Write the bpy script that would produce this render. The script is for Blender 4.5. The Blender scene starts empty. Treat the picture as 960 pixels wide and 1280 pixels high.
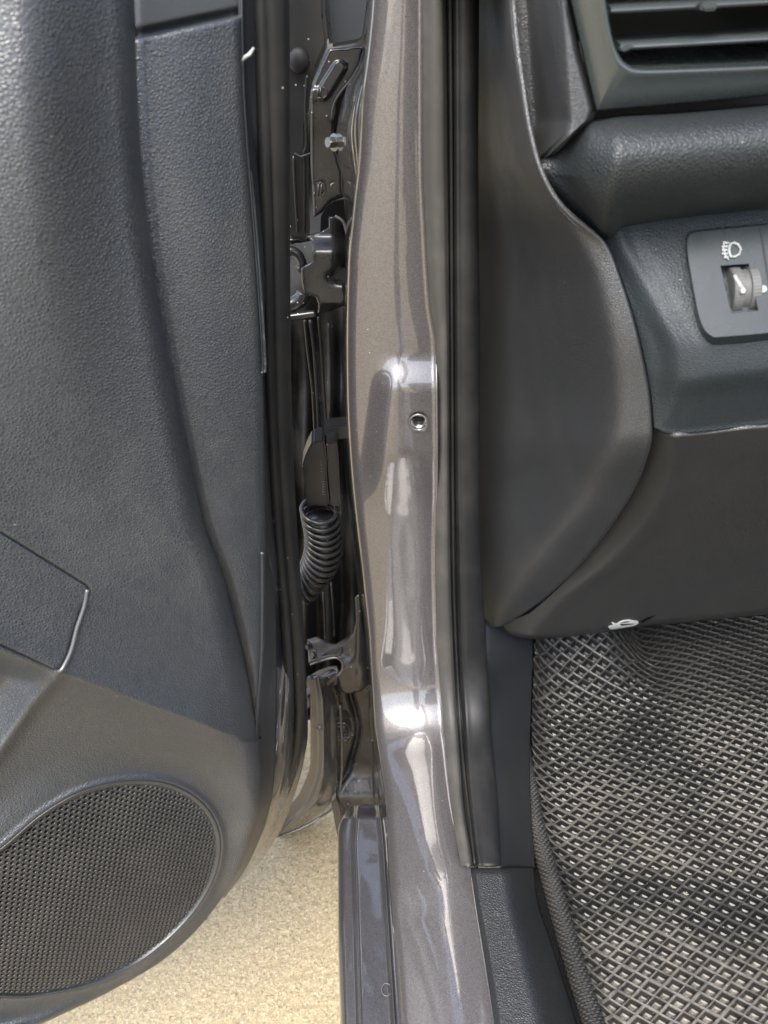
import bpy, bmesh, math, random
import numpy as np
from mathutils import Vector, Matrix

# ------------------------------------------------------------------ camera, world, sun, exposure
scene = bpy.context.scene
COL = scene.collection
R_ = math.radians
F_PX = 960.0                     # focal length in pixels of the 960x1280 photograph
CAM = np.array([0.0, 0.0, 1.10])
PITCH, ROLL = R_(35), R_(5)
_R0 = np.array([1.0, 0, 0]); _U0 = np.array([0, math.sin(PITCH), math.cos(PITCH)])
FWD = np.array([0, math.cos(PITCH), -math.sin(PITCH)])
RGT = math.cos(ROLL) * _R0 - math.sin(ROLL) * _U0
UPV = math.sin(ROLL) * _R0 + math.cos(ROLL) * _U0
cam_d = bpy.data.cameras.new("camera")
cam_d.sensor_fit = 'VERTICAL'; cam_d.sensor_height = 24.0; cam_d.sensor_width = 18.0
cam_d.lens = 24.0 * F_PX / 1280.0
cam_d.clip_start = 0.01; cam_d.clip_end = 500
cam_d.dof.use_dof = True; cam_d.dof.focus_distance = 0.68; cam_d.dof.aperture_fstop = 6.0
cam = bpy.data.objects.new("camera", cam_d); COL.objects.link(cam)
M = Matrix.Identity(4)
for i in range(3):
    M[i][0] = RGT[i]; M[i][1] = UPV[i]; M[i][2] = -FWD[i]; M[i][3] = CAM[i]
cam.matrix_world = M
scene.camera = cam

SUN_EL, SUN_AZ = R_(58), R_(-161)     # azimuth from +Y (car forward) towards +X
SUN_DIR = Vector((math.sin(SUN_AZ) * math.cos(SUN_EL), math.cos(SUN_AZ) * math.cos(SUN_EL), math.sin(SUN_EL)))
world = bpy.data.worlds.new("World"); scene.world = world; world.use_nodes = True
wn = world.node_tree.nodes; wn.clear()
w_out = wn.new('ShaderNodeOutputWorld'); w_bg = wn.new('ShaderNodeBackground'); w_sky = wn.new('ShaderNodeTexSky')
w_sky.sky_type = 'NISHITA'; w_sky.sun_disc = False
w_sky.sun_elevation = SUN_EL; w_sky.sun_rotation = SUN_AZ
w_sky.dust_density = 3.0; w_sky.air_density = 1.0; w_sky.ozone_density = 1.0
w_bg.inputs['Strength'].default_value = 0.15
w_bw = wn.new('ShaderNodeRGBToBW'); w_mix = wn.new('ShaderNodeMix'); w_mix.data_type = 'RGBA'; w_mix.inputs[0].default_value = 0.25
world.node_tree.links.new(w_sky.outputs[0], w_bw.inputs[0])
world.node_tree.links.new(w_sky.outputs[0], w_mix.inputs[6]); world.node_tree.links.new(w_bw.outputs[0], w_mix.inputs[7])   # thin bright overcast
world.node_tree.links.new(w_mix.outputs[2], w_bg.inputs['Color'])
world.node_tree.links.new(w_bg.outputs[0], w_out.inputs['Surface'])
sun_d = bpy.data.lights.new("sun", 'SUN'); sun_d.energy = 1.3; sun_d.angle = R_(34); sun_d.color = (1.0, 0.97, 0.92)
sun = bpy.data.objects.new("sun", sun_d); COL.objects.link(sun)
sun.rotation_euler = SUN_DIR.to_track_quat('Z', 'Y').to_euler()
scene.view_settings.view_transform = 'Standard'; scene.view_settings.look = 'None'
scene.view_settings.exposure = 2.05; scene.view_settings.gamma = 1.0
scene.view_settings.use_curve_mapping = False
scene.cycles.use_denoising = True
scene.cycles.max_bounces = 8

# ------------------------------------------------------------------ measuring helpers
def ray(u, v):
    u = np.asarray(u, float); v = np.asarray(v, float)
    return (RGT * ((u - 480) / F_PX)[..., None] + UPV * ((640 - v) / F_PX)[..., None] + FWD)
def on_depth(u, v, d): return CAM + ray(u, v) * np.asarray(d, float)[..., None]
def d_Y(u, v, Y): return Y / ray(u, v)[..., 1]
def d_Z(u, v, Z): return (Z - CAM[2]) / ray(u, v)[..., 2]
def on_Y(u, v, Y): return on_depth(u, v, d_Y(u, v, Y))
def on_Z(u, v, Z): return on_depth(u, v, d_Z(u, v, Z))
DN = np.array([0.54, -0.84, 0.0]); DN /= np.linalg.norm(DN); DC = -0.46
def on_door(u, v, off=0.0):
    r = ray(u, v); d = (DC + np.asarray(off, float)) / (r @ DN)
    z0 = CAM - 0.0 * CAM
    return CAM + r * d[..., None]
DCAM = CAM @ DN                      # camera lies at x=y=0, so this is 0

def pchip(pts):
    x = np.array([p[0] for p in pts], float); y = np.array([p[1] for p in pts], float)
    h = np.diff(x); dl = np.diff(y) / h; m = np.zeros_like(y)
    for i in range(1, len(x) - 1):
        if dl[i - 1] * dl[i] > 0:
            w1 = 2 * h[i] + h[i - 1]; w2 = h[i] + 2 * h[i - 1]
            m[i] = (w1 + w2) / (w1 / dl[i - 1] + w2 / dl[i])
    m[0], m[-1] = dl[0], dl[-1]
    def f(t):
        t = np.asarray(t, float); tc = np.clip(t, x[0], x[-1])
        k = np.clip(np.searchsorted(x, tc) - 1, 0, len(h) - 1)
        s = (tc - x[k]) / h[k]
        return ((2*s**3 - 3*s**2 + 1) * y[k] + (s**3 - 2*s**2 + s) * h[k] * m[k]
                + (-2*s**3 + 3*s**2) * y[k+1] + (s**3 - s**2) * h[k] * m[k+1])
    return f
def sst(a, b, t):
    t = np.clip((np.asarray(t, float) - a) / (b - a), 0, 1); return t * t * (3 - 2 * t)
def seg_dist(U, V, poly, closed=False):
    """distance to a polyline; for a closed one negative inside"""
    P = np.array(poly, float); n = len(P); best = np.full(np.shape(U), 1e9); ins = np.zeros(np.shape(U), bool)
    for i in range(n if closed else n - 1):
        a, b = P[i], P[(i + 1) % n]; ab = b - a
        t = np.clip(((U - a[0]) * ab[0] + (V - a[1]) * ab[1]) / (ab @ ab + 1e-12), 0, 1)
        best = np.minimum(best, np.hypot(U - a[0] - t * ab[0], V - a[1] - t * ab[1]))
        if closed:
            c = ((a[1] > V) != (b[1] > V)) & (U < (b[0] - a[0]) * (V - a[1]) / (b[1] - a[1] + 1e-12) + a[0])
            ins ^= c
    return np.where(ins, -best, best) if closed else best
def smooth_loop(P, n, closed=True):
    P = np.array(P, float); m = len(P); out = []
    segs = m if closed else m - 1
    for i in range(segs):
        p0 = P[(i - 1) % m] if closed or i > 0 else P[i]
        p1 = P[i]; p2 = P[(i + 1) % m]
        p3 = P[(i + 2) % m] if closed or i + 2 < m else P[(i + 1) % m]
        for k in range(n):
            t = k / n
            out.append(0.5 * (2*p1 + (p2-p0)*t + (2*p0-5*p1+4*p2-p3)*t*t + (-p0+3*p1-3*p2+p3)*t**3))
    if not closed: out.append(P[-1])
    return np.array(out)

# ------------------------------------------------------------------ object helpers
def thing(name, label, cat, loc, group=None):
    o = bpy.data.objects.new(name, None); COL.objects.link(o); o.location = loc
    o.empty_display_size = 0.05
    o['label'] = label; o['category'] = cat
    if group: o['group'] = group
    return o
def chain_loc(o):
    p = Vector((0, 0, 0))
    while o: p += o.location; o = o.parent
    return p
def link(name, me, mat, parent, label=None):
    o = bpy.data.objects.new(name, me); COL.objects.link(o)
    if mat: me.materials.append(mat)
    if parent is not None:
        o.parent = parent; o.location = -chain_loc(parent)
    if label: o['label'] = label
    return o
def mesh_from(name, V, F, smooth=True, face_cam=False):
    me = bpy.data.meshes.new(name)
    V = np.asarray(V, float).reshape(-1, 3)
    me.from_pydata(V.tolist(), [], [list(map(int, f)) for f in F]); me.update()
    if smooth: me.polygons.foreach_set('use_smooth', [True] * len(me.polygons))
    return me
def grid_mesh(name, P, drop=None):
    nv, nu, _ = P.shape
    idx = np.arange(nv * nu).reshape(nv, nu)
    q = np.stack([idx[:-1, :-1], idx[1:, :-1], idx[1:, 1:], idx[:-1, 1:]], -1).reshape(-1, 4)
    a = P.reshape(-1, 3)
    c = a[q].mean(1); n = np.cross(a[q[:, 2]] - a[q[:, 0]], a[q[:, 3]] - a[q[:, 1]])
    if ((n * (CAM - c)).sum(1)).sum() < 0: q = q[:, ::-1]
    if drop is not None: q = q[~drop]
    return mesh_from(name, a, q)
def thick(o, t, bevel=None):
    m = o.modifiers.new('thickness', 'SOLIDIFY'); m.thickness = t; m.offset = -1
    return o
def patch(name, vs, uL, uR, nu, point, mat, parent, t=0.004, smap=None, label=None):
    vs = np.asarray(vs, float); s = np.linspace(0, 1, nu) if smap is None else np.asarray(smap)
    L = uL(vs) if callable(uL) else np.full(len(vs), float(uL)); Rr = uR(vs) if callable(uR) else np.full(len(vs), float(uR))
    U = L[:, None] + (Rr - L)[:, None] * s[None]; V = np.repeat(vs[:, None], len(s), 1); S = np.repeat(s[None], len(vs), 0)
    o = link(name, grid_mesh(name, point(U, V, S)), mat, parent, label)
    if t: thick(o, t)
    return o
def prism(name, pts, depthvec, mat, parent, bevel=0.001, seg=2, label=None):
    """pts: world points of a flat outline seen by the camera, depthvec: extrusion"""
    bm = bmesh.new(); n = len(pts)
    a = [bm.verts.new(p) for p in pts]; b = [bm.verts.new(np.asarray(p) + depthvec) for p in pts]
    bm.faces.new(a); bm.faces.new(b[::-1])
    for i in range(n): bm.faces.new((a[i], b[i], b[(i + 1) % n], a[(i + 1) % n]))
    bmesh.ops.recalc_face_normals(bm, faces=bm.faces[:])
    if bevel:
        bmesh.ops.bevel(bm, geom=[e for e in bm.edges], offset=bevel, segments=seg, affect='EDGES', clamp_overlap=True)
    bmesh.ops.triangulate(bm, faces=[f for f in bm.faces if len(f.verts) > 4])
    me = bpy.data.meshes.new(name); bm.to_mesh(me); bm.free()
    for p in me.polygons: p.use_smooth = True
    o = link(name, me, mat, parent, label)
    return shade_auto(o)
def shade_auto(o, ang=35):
    me = o.data; bm = bmesh.new(); bm.from_mesh(me)
    for e in bm.edges:
        if len(e.link_faces) == 2 and e.calc_face_angle(0) > R_(ang): e.smooth = False
    bm.to_mesh(me); bm.free(); return o
def tube_mesh(name, path, rad, n=12, closed=False, cap=True):
    P = np.asarray(path, float); m = len(P); rad = np.broadcast_to(np.asarray(rad, float), (m,))
    T = np.gradient(P, axis=0) if not closed else (np.roll(P, -1, 0) - np.roll(P, 1, 0))
    T /= np.linalg.norm(T, axis=1)[:, None] + 1e-12
    ref = np.array([0.3, 0.2, 0.93]); A = np.cross(T, ref); A /= np.linalg.norm(A, axis=1)[:, None] + 1e-9
    B = np.cross(T, A); th = np.linspace(0, 2 * math.pi, n, endpoint=False)
    V = P[:, None] + rad[:, None, None] * (A[:, None] * np.cos(th)[None, :, None] + B[:, None] * np.sin(th)[None, :, None])
    F = []
    for i in range(m if closed else m - 1):
        j = (i + 1) % m
        for k in range(n):
            l = (k + 1) % n; F.append((i*n + k, j*n + k, j*n + l, i*n + l))
    if cap and not closed: F.append(tuple(range(n))); F.append(tuple((m - 1) * n + k for k in range(n))[::-1])
    return mesh_from(name, V.reshape(-1, 3), F)
def tube(name, path, rad, mat, parent, n=12, closed=False, label=None):
    return link(name, tube_mesh(name, path, rad, n, closed), mat, parent, label)
def px_path(pts, Y, n=6):
    p = smooth_loop(pts, n, closed=False)
    return on_Y(p[:, 0], p[:, 1], Y if np.isscalar(Y) else np.interp(np.linspace(0, 1, len(p)), np.linspace(0, 1, len(Y)), Y))
def px_poly(pts, Y, round_n=0):
    p = np.array(pts, float)
    return on_Y(p[:, 0], p[:, 1], Y)
def box_mesh(name, lo, hi, bevel=0.002):
    bm = bmesh.new(); bmesh.ops.create_cube(bm, size=1)
    for v in bm.verts: v.co = Vector([lo[i] + (v.co[i] + .5) * (hi[i] - lo[i]) for i in range(3)])
    if bevel: bmesh.ops.bevel(bm, geom=bm.edges[:], offset=bevel, segments=2, affect='EDGES')
    me = bpy.data.meshes.new(name); bm.to_mesh(me); bm.free(); return me
def hexbolt(name, c, axis, r, h, mat, parent):
    axis = np.asarray(axis, float); axis /= np.linalg.norm(axis)
    a = np.cross(axis, [0.1, 0.2, 0.97]); a /= np.linalg.norm(a); b = np.cross(axis, a)
    th = np.arange(6) * math.pi / 3 + .3
    V, F = [], []
    prof = [(1.45, 0), (1.45, .25), (1.0, .3), (1.0, .85), (.82, 1.0), (.3, 1.0)]
    for k, (rr, hh) in enumerate(prof):
        nseg = 24
        for j in range(nseg):
            t = 2 * math.pi * j / nseg
            hexr = math.cos(math.pi / 6) / math.cos((t % (math.pi / 3)) - math.pi / 6) if 2 <= k <= 3 else 1
            V.append(c + axis * hh * h + (a * math.cos(t) + b * math.sin(t)) * r * rr * hexr)
    for k in range(len(prof) - 1):
        for j in range(24):
            l = (j + 1) % 24; F.append((k*24 + j, k*24 + l, (k+1)*24 + l, (k+1)*24 + j))
    F.append(tuple(5 * 24 + j for j in range(24)))
    o = link(name, mesh_from(name, V, F), mat, parent); return shade_auto(o, 25)

from mathutils.geometry import delaunay_2d_cdt
def pressed(name, poly, Yf, mat, parent, t=.008, edge=.0016, edge_px=3.0, step=2.5, label=None, place=None, sub=4):
    """sheet metal or moulded piece: outline in photo pixels, depth field Yf(u, v), rounded rim and thickness t"""
    P = np.array(poly, float); n = len(P); B = []
    for i in range(n):
        a, b = P[i], P[(i + 1) % n]; m = max(1, int(np.hypot(*(b - a)) / step))
        for k in range(m): B.append(a + (b - a) * k / m)
    B = np.array(B); nb = len(B); lo, hi = B.min(0), B.max(0)
    gx, gy = np.meshgrid(np.arange(lo[0], hi[0], step) + .37, np.arange(lo[1], hi[1], step) + .41)
    G = np.stack([gx.ravel(), gy.ravel()], 1); d = seg_dist(G[:, 0], G[:, 1], B, True)
    G = G[d < -step * .45]
    # a ring just inside the rim gives a crisp rounded edge
    pts = np.concatenate([B, G]); edges = [(i, (i + 1) % nb) for i in range(nb)]
    vo, eo, fo, *_ = delaunay_2d_cdt([Vector(p) for p in pts], edges, [], 1, 1e-4)
    Q = np.array([tuple(v) for v in vo]); dd = -seg_dist(Q[:, 0], Q[:, 1], B, True)
    x = np.clip(dd / edge_px, 0, 1); rim_ = edge * (1 - np.sqrt(np.clip(1 - (1 - x) ** 2, 0, 1)))
    W = place(Q[:, 0], Q[:, 1], -rim_) if place else on_Y(Q[:, 0], Q[:, 1], Yf(Q[:, 0], Q[:, 1]) + rim_)
    me = mesh_from(name, W, [tuple(f) for f in fo])
    if sum(p.normal.dot(Vector(CAM) - p.center) for p in me.polygons) < 0: me.flip_normals()
    o = link(name, me, mat, parent, label); thick(o, t); return o

# ------------------------------------------------------------------ materials
def nodes(name):
    m = bpy.data.materials.new(name); m.use_nodes = True; nt = m.node_tree
    return m, nt, nt.nodes['Principled BSDF']
def coords(nt, scale):
    tc = nt.nodes.new('ShaderNodeTexCoord'); mp = nt.nodes.new('ShaderNodeMapping')
    mp.inputs['Scale'].default_value = scale if hasattr(scale, '__len__') else (scale,) * 3
    nt.links.new(tc.outputs['Object'], mp.inputs['Vector']); return mp.outputs[0]
def noise(nt, scale, detail=4, rough=.55):
    n = nt.nodes.new('ShaderNodeTexNoise'); n.inputs['Detail'].default_value = detail; n.inputs['Roughness'].default_value = rough
    n.inputs['Scale'].default_value = 1.0
    nt.links.new(coords(nt, scale), n.inputs['Vector']); return n.outputs['Fac']
def voro(nt, scale, feature='F1', out='Distance', rnd=1.0):
    n = nt.nodes.new('ShaderNodeTexVoronoi'); n.feature = feature; n.inputs['Scale'].default_value = 1.0
    n.inputs['Randomness'].default_value = rnd
    nt.links.new(coords(nt, scale), n.inputs['Vector']); return n.outputs[out]
def ramp(nt, fac, stops):
    r = nt.nodes.new('ShaderNodeValToRGB'); e = r.color_ramp.elements
    for i, (p, c) in enumerate(stops):
        if i >= 2: e.new(p)
        e[i].position = p; e[i].color = (*c, 1) if hasattr(c, '__len__') else (c, c, c, 1)
    nt.links.new(fac, r.inputs[0]); return r.outputs[0]
def math_n(nt, op, a, b=None, clamp=False):
    n = nt.nodes.new('ShaderNodeMath'); n.operation = op; n.use_clamp = clamp
    for i, x in enumerate((a, b)):
        if x is None: continue
        if isinstance(x, (int, float)): n.inputs[i].default_value = x
        else: nt.links.new(x, n.inputs[i])
    return n.outputs[0]
def mixc(nt, fac, a, b):
    n = nt.nodes.new('ShaderNodeMix'); n.data_type = 'RGBA'
    if isinstance(fac, (int, float)): n.inputs[0].default_value = fac
    else: nt.links.new(fac, n.inputs[0])
    for i, x in ((6, a), (7, b)):
        if hasattr(x, '__len__'): n.inputs[i].default_value = (*x, 1)
        else: nt.links.new(x, n.inputs[i])
    return n.outputs[2]
def bump(nt, h, strength, dist, prev=None):
    b = nt.nodes.new('ShaderNodeBump'); b.inputs['Strength'].default_value = strength; b.inputs['Distance'].default_value = dist
    nt.links.new(h, b.inputs['Height'])
    if prev is not None: nt.links.new(prev, b.inputs['Normal'])
    return b.outputs[0]
def specks(nt, scale=90, size=.06, keep=.75):
    """sparse white dust specks"""
    v = nt.nodes.new('ShaderNodeTexVoronoi'); v.inputs['Scale'].default_value = 1.0
    nt.links.new(coords(nt, scale), v.inputs['Vector'])
    near = math_n(nt, 'LESS_THAN', v.outputs['Distance'], size)
    sep = nt.nodes.new('ShaderNodeSeparateColor'); nt.links.new(v.outputs['Color'], sep.inputs[0])
    return math_n(nt, 'MULTIPLY', near, math_n(nt, 'GREATER_THAN', sep.outputs[0], keep))

def m_leather(name, base, grain, strength, rough=.5, dust=(.16, .145, .12), dust_amt=.25, spec=.5, gdist=.0006):
    m, nt, b = nodes(name)
    wv = nt.nodes.new('ShaderNodeTexNoise'); wv.inputs['Scale'].default_value = grain * .8; wv.inputs['Detail'].default_value = 1
    tc = nt.nodes.new('ShaderNodeTexCoord'); nt.links.new(tc.outputs['Object'], wv.inputs['Vector'])
    off = nt.nodes.new('ShaderNodeVectorMath'); off.operation = 'SCALE'; off.inputs['Scale'].default_value = .55 / grain
    nt.links.new(wv.outputs['Color'], off.inputs[0])
    add = nt.nodes.new('ShaderNodeVectorMath'); nt.links.new(tc.outputs['Object'], add.inputs[0]); nt.links.new(off.outputs[0], add.inputs[1])
    vo = nt.nodes.new('ShaderNodeTexVoronoi'); vo.feature = 'DISTANCE_TO_EDGE'; vo.inputs['Scale'].default_value = grain
    nt.links.new(add.outputs[0], vo.inputs['Vector'])
    h = ramp(nt, vo.outputs['Distance'], [(.0, 0.0), (.30, .8), (.6, 1.0)])
    h = math_n(nt, 'ADD', h, math_n(nt, 'MULTIPLY', noise(nt, grain * .6, 2), .5))
    nt.links.new(bump(nt, h, strength, gdist), b.inputs['Normal'])
    dmask = ramp(nt, noise(nt, (9, 9, 6), 5, .6), [(.48, 0.0), (.75, 1.0)])
    dm = math_n(nt, 'MULTIPLY', dmask, dust_amt)
    c = mixc(nt, dm, base, dust)
    c = mixc(nt, math_n(nt, 'MULTIPLY', specks(nt, 170, .07, .95), .6), c, (.4, .385, .35))
    nt.links.new(c, b.inputs['Base Color'])
    r = math_n(nt, 'ADD', math_n(nt, 'MULTIPLY', noise(nt, 40, 3), .16), rough - .08)
    nt.links.new(r, b.inputs['Roughness']); b.inputs['Specular IOR Level'].default_value = spec
    return m
def m_plain(name, base, rough, spec=.5, metal=0, bumps=None, dust=0.0, coat=0, speck=0.0):
    m, nt, b = nodes(name)
    b.inputs['Specular IOR Level'].default_value = spec; b.inputs['Metallic'].default_value = metal
    b.inputs['Coat Weight'].default_value = coat; b.inputs['Coat Roughness'].default_value = .05
    c = mixc(nt, noise(nt, 25, 4), tuple(x * .85 for x in base), tuple(min(1, x * 1.15) for x in base))
    if dust:
        dm = math_n(nt, 'MULTIPLY', ramp(nt, noise(nt, 22, 6, .65), [(.45, 0.0), (.7, 1.0)]), dust)
        c = mixc(nt, dm, c, (.26, .23, .19))
        r = math_n(nt, 'ADD', math_n(nt, 'MULTIPLY', dm, .5), rough); nt.links.new(r, b.inputs['Roughness'])
    else:
        nt.links.new(math_n(nt, 'ADD', math_n(nt, 'MULTIPLY', noise(nt, 60, 3), .12), max(0, rough - .06)), b.inputs['Roughness'])
    if speck:
        c = mixc(nt, math_n(nt, 'MULTIPLY', specks(nt, 160, .10, .8), speck), c, (.6, .57, .5))
    nt.links.new(c, b.inputs['Base Color'])
    if bumps: nt.links.new(bump(nt, noise(nt, bumps[0], 3), bumps[1], bumps[2]), b.inputs['Normal'])
    return m
def m_paint(name, base, wave=.25, dust=0.0, ior=1.8):
    m, nt, b = nodes(name)
    fl = nt.nodes.new('ShaderNodeTexVoronoi'); fl.inputs['Scale'].default_value = 1.0
    nt.links.new(coords(nt, 2600), fl.inputs['Vector'])
    sep = nt.nodes.new('ShaderNodeSeparateColor'); nt.links.new(fl.outputs['Color'], sep.inputs[0])
    c = mixc(nt, sep.outputs[0], tuple(x * .62 for x in base), tuple(x * 1.55 for x in base))
    b.inputs['Metallic'].default_value = .55; b.inputs['Roughness'].default_value = .42
    b.inputs['Coat Weight'].default_value = 1.0; b.inputs['Coat Roughness'].default_value = .025; b.inputs['Coat IOR'].default_value = ior
    if dust:
        dm = ramp(nt, noise(nt, (14, 14, 7), 7, .62), [(.53, 0.0), (.545, 1.0)])
        dm = math_n(nt, 'MULTIPLY', dm, math_n(nt, 'ADD', math_n(nt, 'MULTIPLY', noise(nt, 160, 5), .6), .5), True)
        sz = nt.nodes.new('ShaderNodeSeparateXYZ'); nt.links.new(coords(nt, 1.0), sz.inputs[0])
        dm = math_n(nt, 'MULTIPLY', dm, ramp(nt, sz.outputs[2], [(.54, 0.0), (.62, 1.0)]))
        dm = math_n(nt, 'MULTIPLY', dm, dust)
        c = mixc(nt, dm, c, (.34, .29, .225))
        nt.links.new(math_n(nt, 'ADD', math_n(nt, 'MULTIPLY', dm, .3), .025), b.inputs['Coat Roughness'])
        nt.links.new(math_n(nt, 'SUBTRACT', .55, math_n(nt, 'MULTIPLY', dm, .5)), b.inputs['Metallic'])
    c = mixc(nt, math_n(nt, 'MULTIPLY', specks(nt, 120, .06, .88), .7), c, (.6, .57, .5))
    nt.links.new(c, b.inputs['Base Color'])
    nb = bump(nt, noise(nt, 24, 2), wave, .004)
    nb2 = bump(nt, noise(nt, 700, 1), .04, .0003, nb)
    nt.links.new(nb2, b.inputs['Coat Normal'])
    return m

MAT = {}
MAT['door_leather'] = m_leather('door_leather', (.025, .0285, .033), 480, .5, .39, dust_amt=.26, gdist=.0006, spec=.95)
MAT['door_smooth'] = m_leather('door_smooth', (.020, .023, .026), 900, .15, .38, dust_amt=.06, spec=.8)
MAT['dash_grain'] = m_leather('dash_grain', (.025, .031, .034), 480, .45, .52, dust_amt=.0, gdist=.0005, spec=.42)
MAT['dash_matte'] = m_leather('dash_matte', (.032, .034, .036), 700, .55, .37, dust_amt=.14, gdist=.0004, spec=1.0)
MAT['dash_knee'] = m_leather('dash_knee', (.030, .030, .029), 640, .55, .36, dust_amt=.08, gdist=.0004, spec=1.0)
MAT['pad_grain'] = m_leather('pad_grain', (.015, .018, .0185), 460, .55, .48, dust_amt=.0, gdist=.0006, spec=.55)
MAT['seam'] = m_plain('seam', (.06, .062, .064), .26, .9)  # lighter than the door plastic, bevel highlight painted in
MAT['kick_plastic'] = m_leather('kick_plastic', (.013, .0145, .016), 800, .35, .42, dust_amt=.06, gdist=.0004, spec=.6)
MAT['bezel'] = m_plain('bezel', (.034, .041, .040), .27, .9)
MAT['sill_trim'] = m_leather('sill_trim', (.015, .0165, .0175), 560, .6, .44, dust_amt=.06, gdist=.0005, spec=.55)
MAT['print'] = m_plain('print', (.30, .31, .295), .5, .4)
MAT['switch_plastic'] = m_plain('switch_plastic', (.022, .028, .028), .27, .55)
MAT['dial_plastic'] = m_plain('dial_plastic', (.10, .10, .095), .45, .5)
MAT['rubber'] = m_plain('rubber', (.011, .0115, .012), .52, .32, dust=.05)
MAT['rubber_lip'] = m_plain('rubber_lip', (.050, .048, .044), .55, .35, dust=.12)
MAT['rubber_door'] = m_plain('rubber_door', (.008, .0085, .009), .46, .32, dust=.03, speck=.5)
MAT['paint'] = m_paint('paint', (.106, .099, .098), .03, .0, 1.75)
MAT['paint_clean'] = m_paint('paint_clean', (.056, .055, .059), .10, .0, 1.8)
MAT['paint_shaded'] = m_plain('paint_shaded', (.010, .0105, .011), .20, .45, dust=.15, coat=.25, bumps=(45, .35, .004), speck=.5)  # body paint taken near black, hinge gap shade painted in
MAT['gap_dark'] = m_plain('gap_dark', (.010, .0105, .011), .5, .3, dust=.1, speck=.4)  # same near-black without gloss, painted shade at the back of the gap
MAT['steel_dusty'] = m_plain('steel_dusty', (.030, .027, .023), .38, .5, dust=.45, speck=.5)
MAT['steel_black'] = m_plain('steel_black', (.017, .017, .018), .24, .65, metal=.05, dust=.05, speck=.7)
MAT['black_plastic'] = m_plain('black_plastic', (.011, .0115, .012), .30, .45, dust=.03, speck=.6)
MAT['boot_rubber'] = m_plain('boot_rubber', (.020, .020, .021), .26, .6, dust=.1)
MAT['bolt'] = m_plain('bolt', (.20, .20, .195), .36, .5, metal=.9, dust=.3)
MAT['bare_steel'] = m_plain('bare_steel', (.34, .34, .33), .34, .5, metal=1.0)
MAT['mirror_cover'] = m_plain('mirror_cover', (.020, .024, .030), .32, .5)
MAT['hole'] = m_plain('hole', (.004, .004, .004), .8, .1)
MAT['white'] = m_plain('white', (.80, .80, .76), .5, .4)
MAT['vent_dark'] = m_plain('vent_dark', (.008, .009, .009), .5, .4)
MAT['slat'] = m_plain('slat', (.05, .057, .056), .20, .9)
MAT['grille'] = m_plain('grille', (.022, .022, .022), .32, .7, dust=.05)
MAT['felt'] = m_plain('felt', (.012, .012, .012), .9, .2)
MAT['mark'] = m_plain('mark', (.10, .10, .10), .4, .5)
MAT['carpet'] = m_plain('carpet', (.018, .018, .018), .95, .2, bumps=(900, .8, .002))
MAT['body'] = m_plain('body', (.085, .080, .082), .3, .5, coat=1)
MAT['headliner'] = m_plain('headliner', (.45, .43, .40), .9, .2)

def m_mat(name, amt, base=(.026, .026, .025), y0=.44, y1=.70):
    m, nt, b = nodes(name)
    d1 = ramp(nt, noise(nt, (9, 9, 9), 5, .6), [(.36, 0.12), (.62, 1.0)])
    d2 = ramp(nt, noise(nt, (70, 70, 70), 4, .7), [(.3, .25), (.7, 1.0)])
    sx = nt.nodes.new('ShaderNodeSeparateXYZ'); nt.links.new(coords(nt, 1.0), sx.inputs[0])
    shade_fall = ramp(nt, sx.outputs[1], [(y0, 1.0), (y1, .06)])          # dust thinned towards the dashboard to paint in the footwell shade
    dm = math_n(nt, 'MULTIPLY', math_n(nt, 'MULTIPLY', math_n(nt, 'MULTIPLY', d1, d2), shade_fall), amt, True)
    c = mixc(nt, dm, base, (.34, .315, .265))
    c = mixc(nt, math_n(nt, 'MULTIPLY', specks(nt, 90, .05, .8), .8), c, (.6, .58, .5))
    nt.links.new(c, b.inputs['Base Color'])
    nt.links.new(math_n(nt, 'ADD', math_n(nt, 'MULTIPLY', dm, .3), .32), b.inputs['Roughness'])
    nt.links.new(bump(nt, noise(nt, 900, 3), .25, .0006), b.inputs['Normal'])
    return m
MAT['eva'] = m_mat('eva_rim', .50, (.018, .018, .0175), .42, .74); MAT['eva_wall_shaded'] = m_mat('eva_wall_shaded', .10, (.009, .009, .009), .30, .52); MAT['eva_floor'] = m_mat('eva_floor', .80, (.012, .012, .0115), .30, .56)  # pit walls a darker copy of the rim rubber, shade painted into the cells
MAT['weave'] = m_plain('weave', (.017, .0165, .016), .6, .4, dust=.06)
def m_ground():
    m, nt, b = nodes('concrete')
    c = mixc(nt, noise(nt, 5.0, 6, .6), (.225, .178, .102), (.315, .255, .155))
    c = mixc(nt, ramp(nt, noise(nt, 110, 6, .75), [(.42, 0.0), (.60, 1.0)]), c, (.39, .315, .19))
    c = mixc(nt, ramp(nt, noise(nt, 260, 3, .6), [(.54, 0.0), (.64, .75)]), c, (.52, .46, .34))
    c = mixc(nt, ramp(nt, noise(nt, 200, 3, .6), [(.57, 0.0), (.66, .75)]), c, (.13, .10, .055))
    nt.links.new(c, b.inputs['Base Color']); b.inputs['Roughness'].default_value = .9
    h = math_n(nt, 'ADD', noise(nt, 260, 5, .7), math_n(nt, 'MULTIPLY', noise(nt, 60, 3), .8))
    nt.links.new(bump(nt, h, .8, .004), b.inputs['Normal']); return m
MAT['concrete'] = m_ground()

# ------------------------------------------------------------------ ground
g = link('ground', mesh_from('ground', [(-60, -60, 0), (60, -60, 0), (60, 60, 0), (-60, 60, 0)], [(0, 1, 2, 3)], False), MAT['concrete'], None)
g['kind'] = 'structure'; g['label'] = 'sunlit sandy concrete ground under the open car door'

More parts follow.
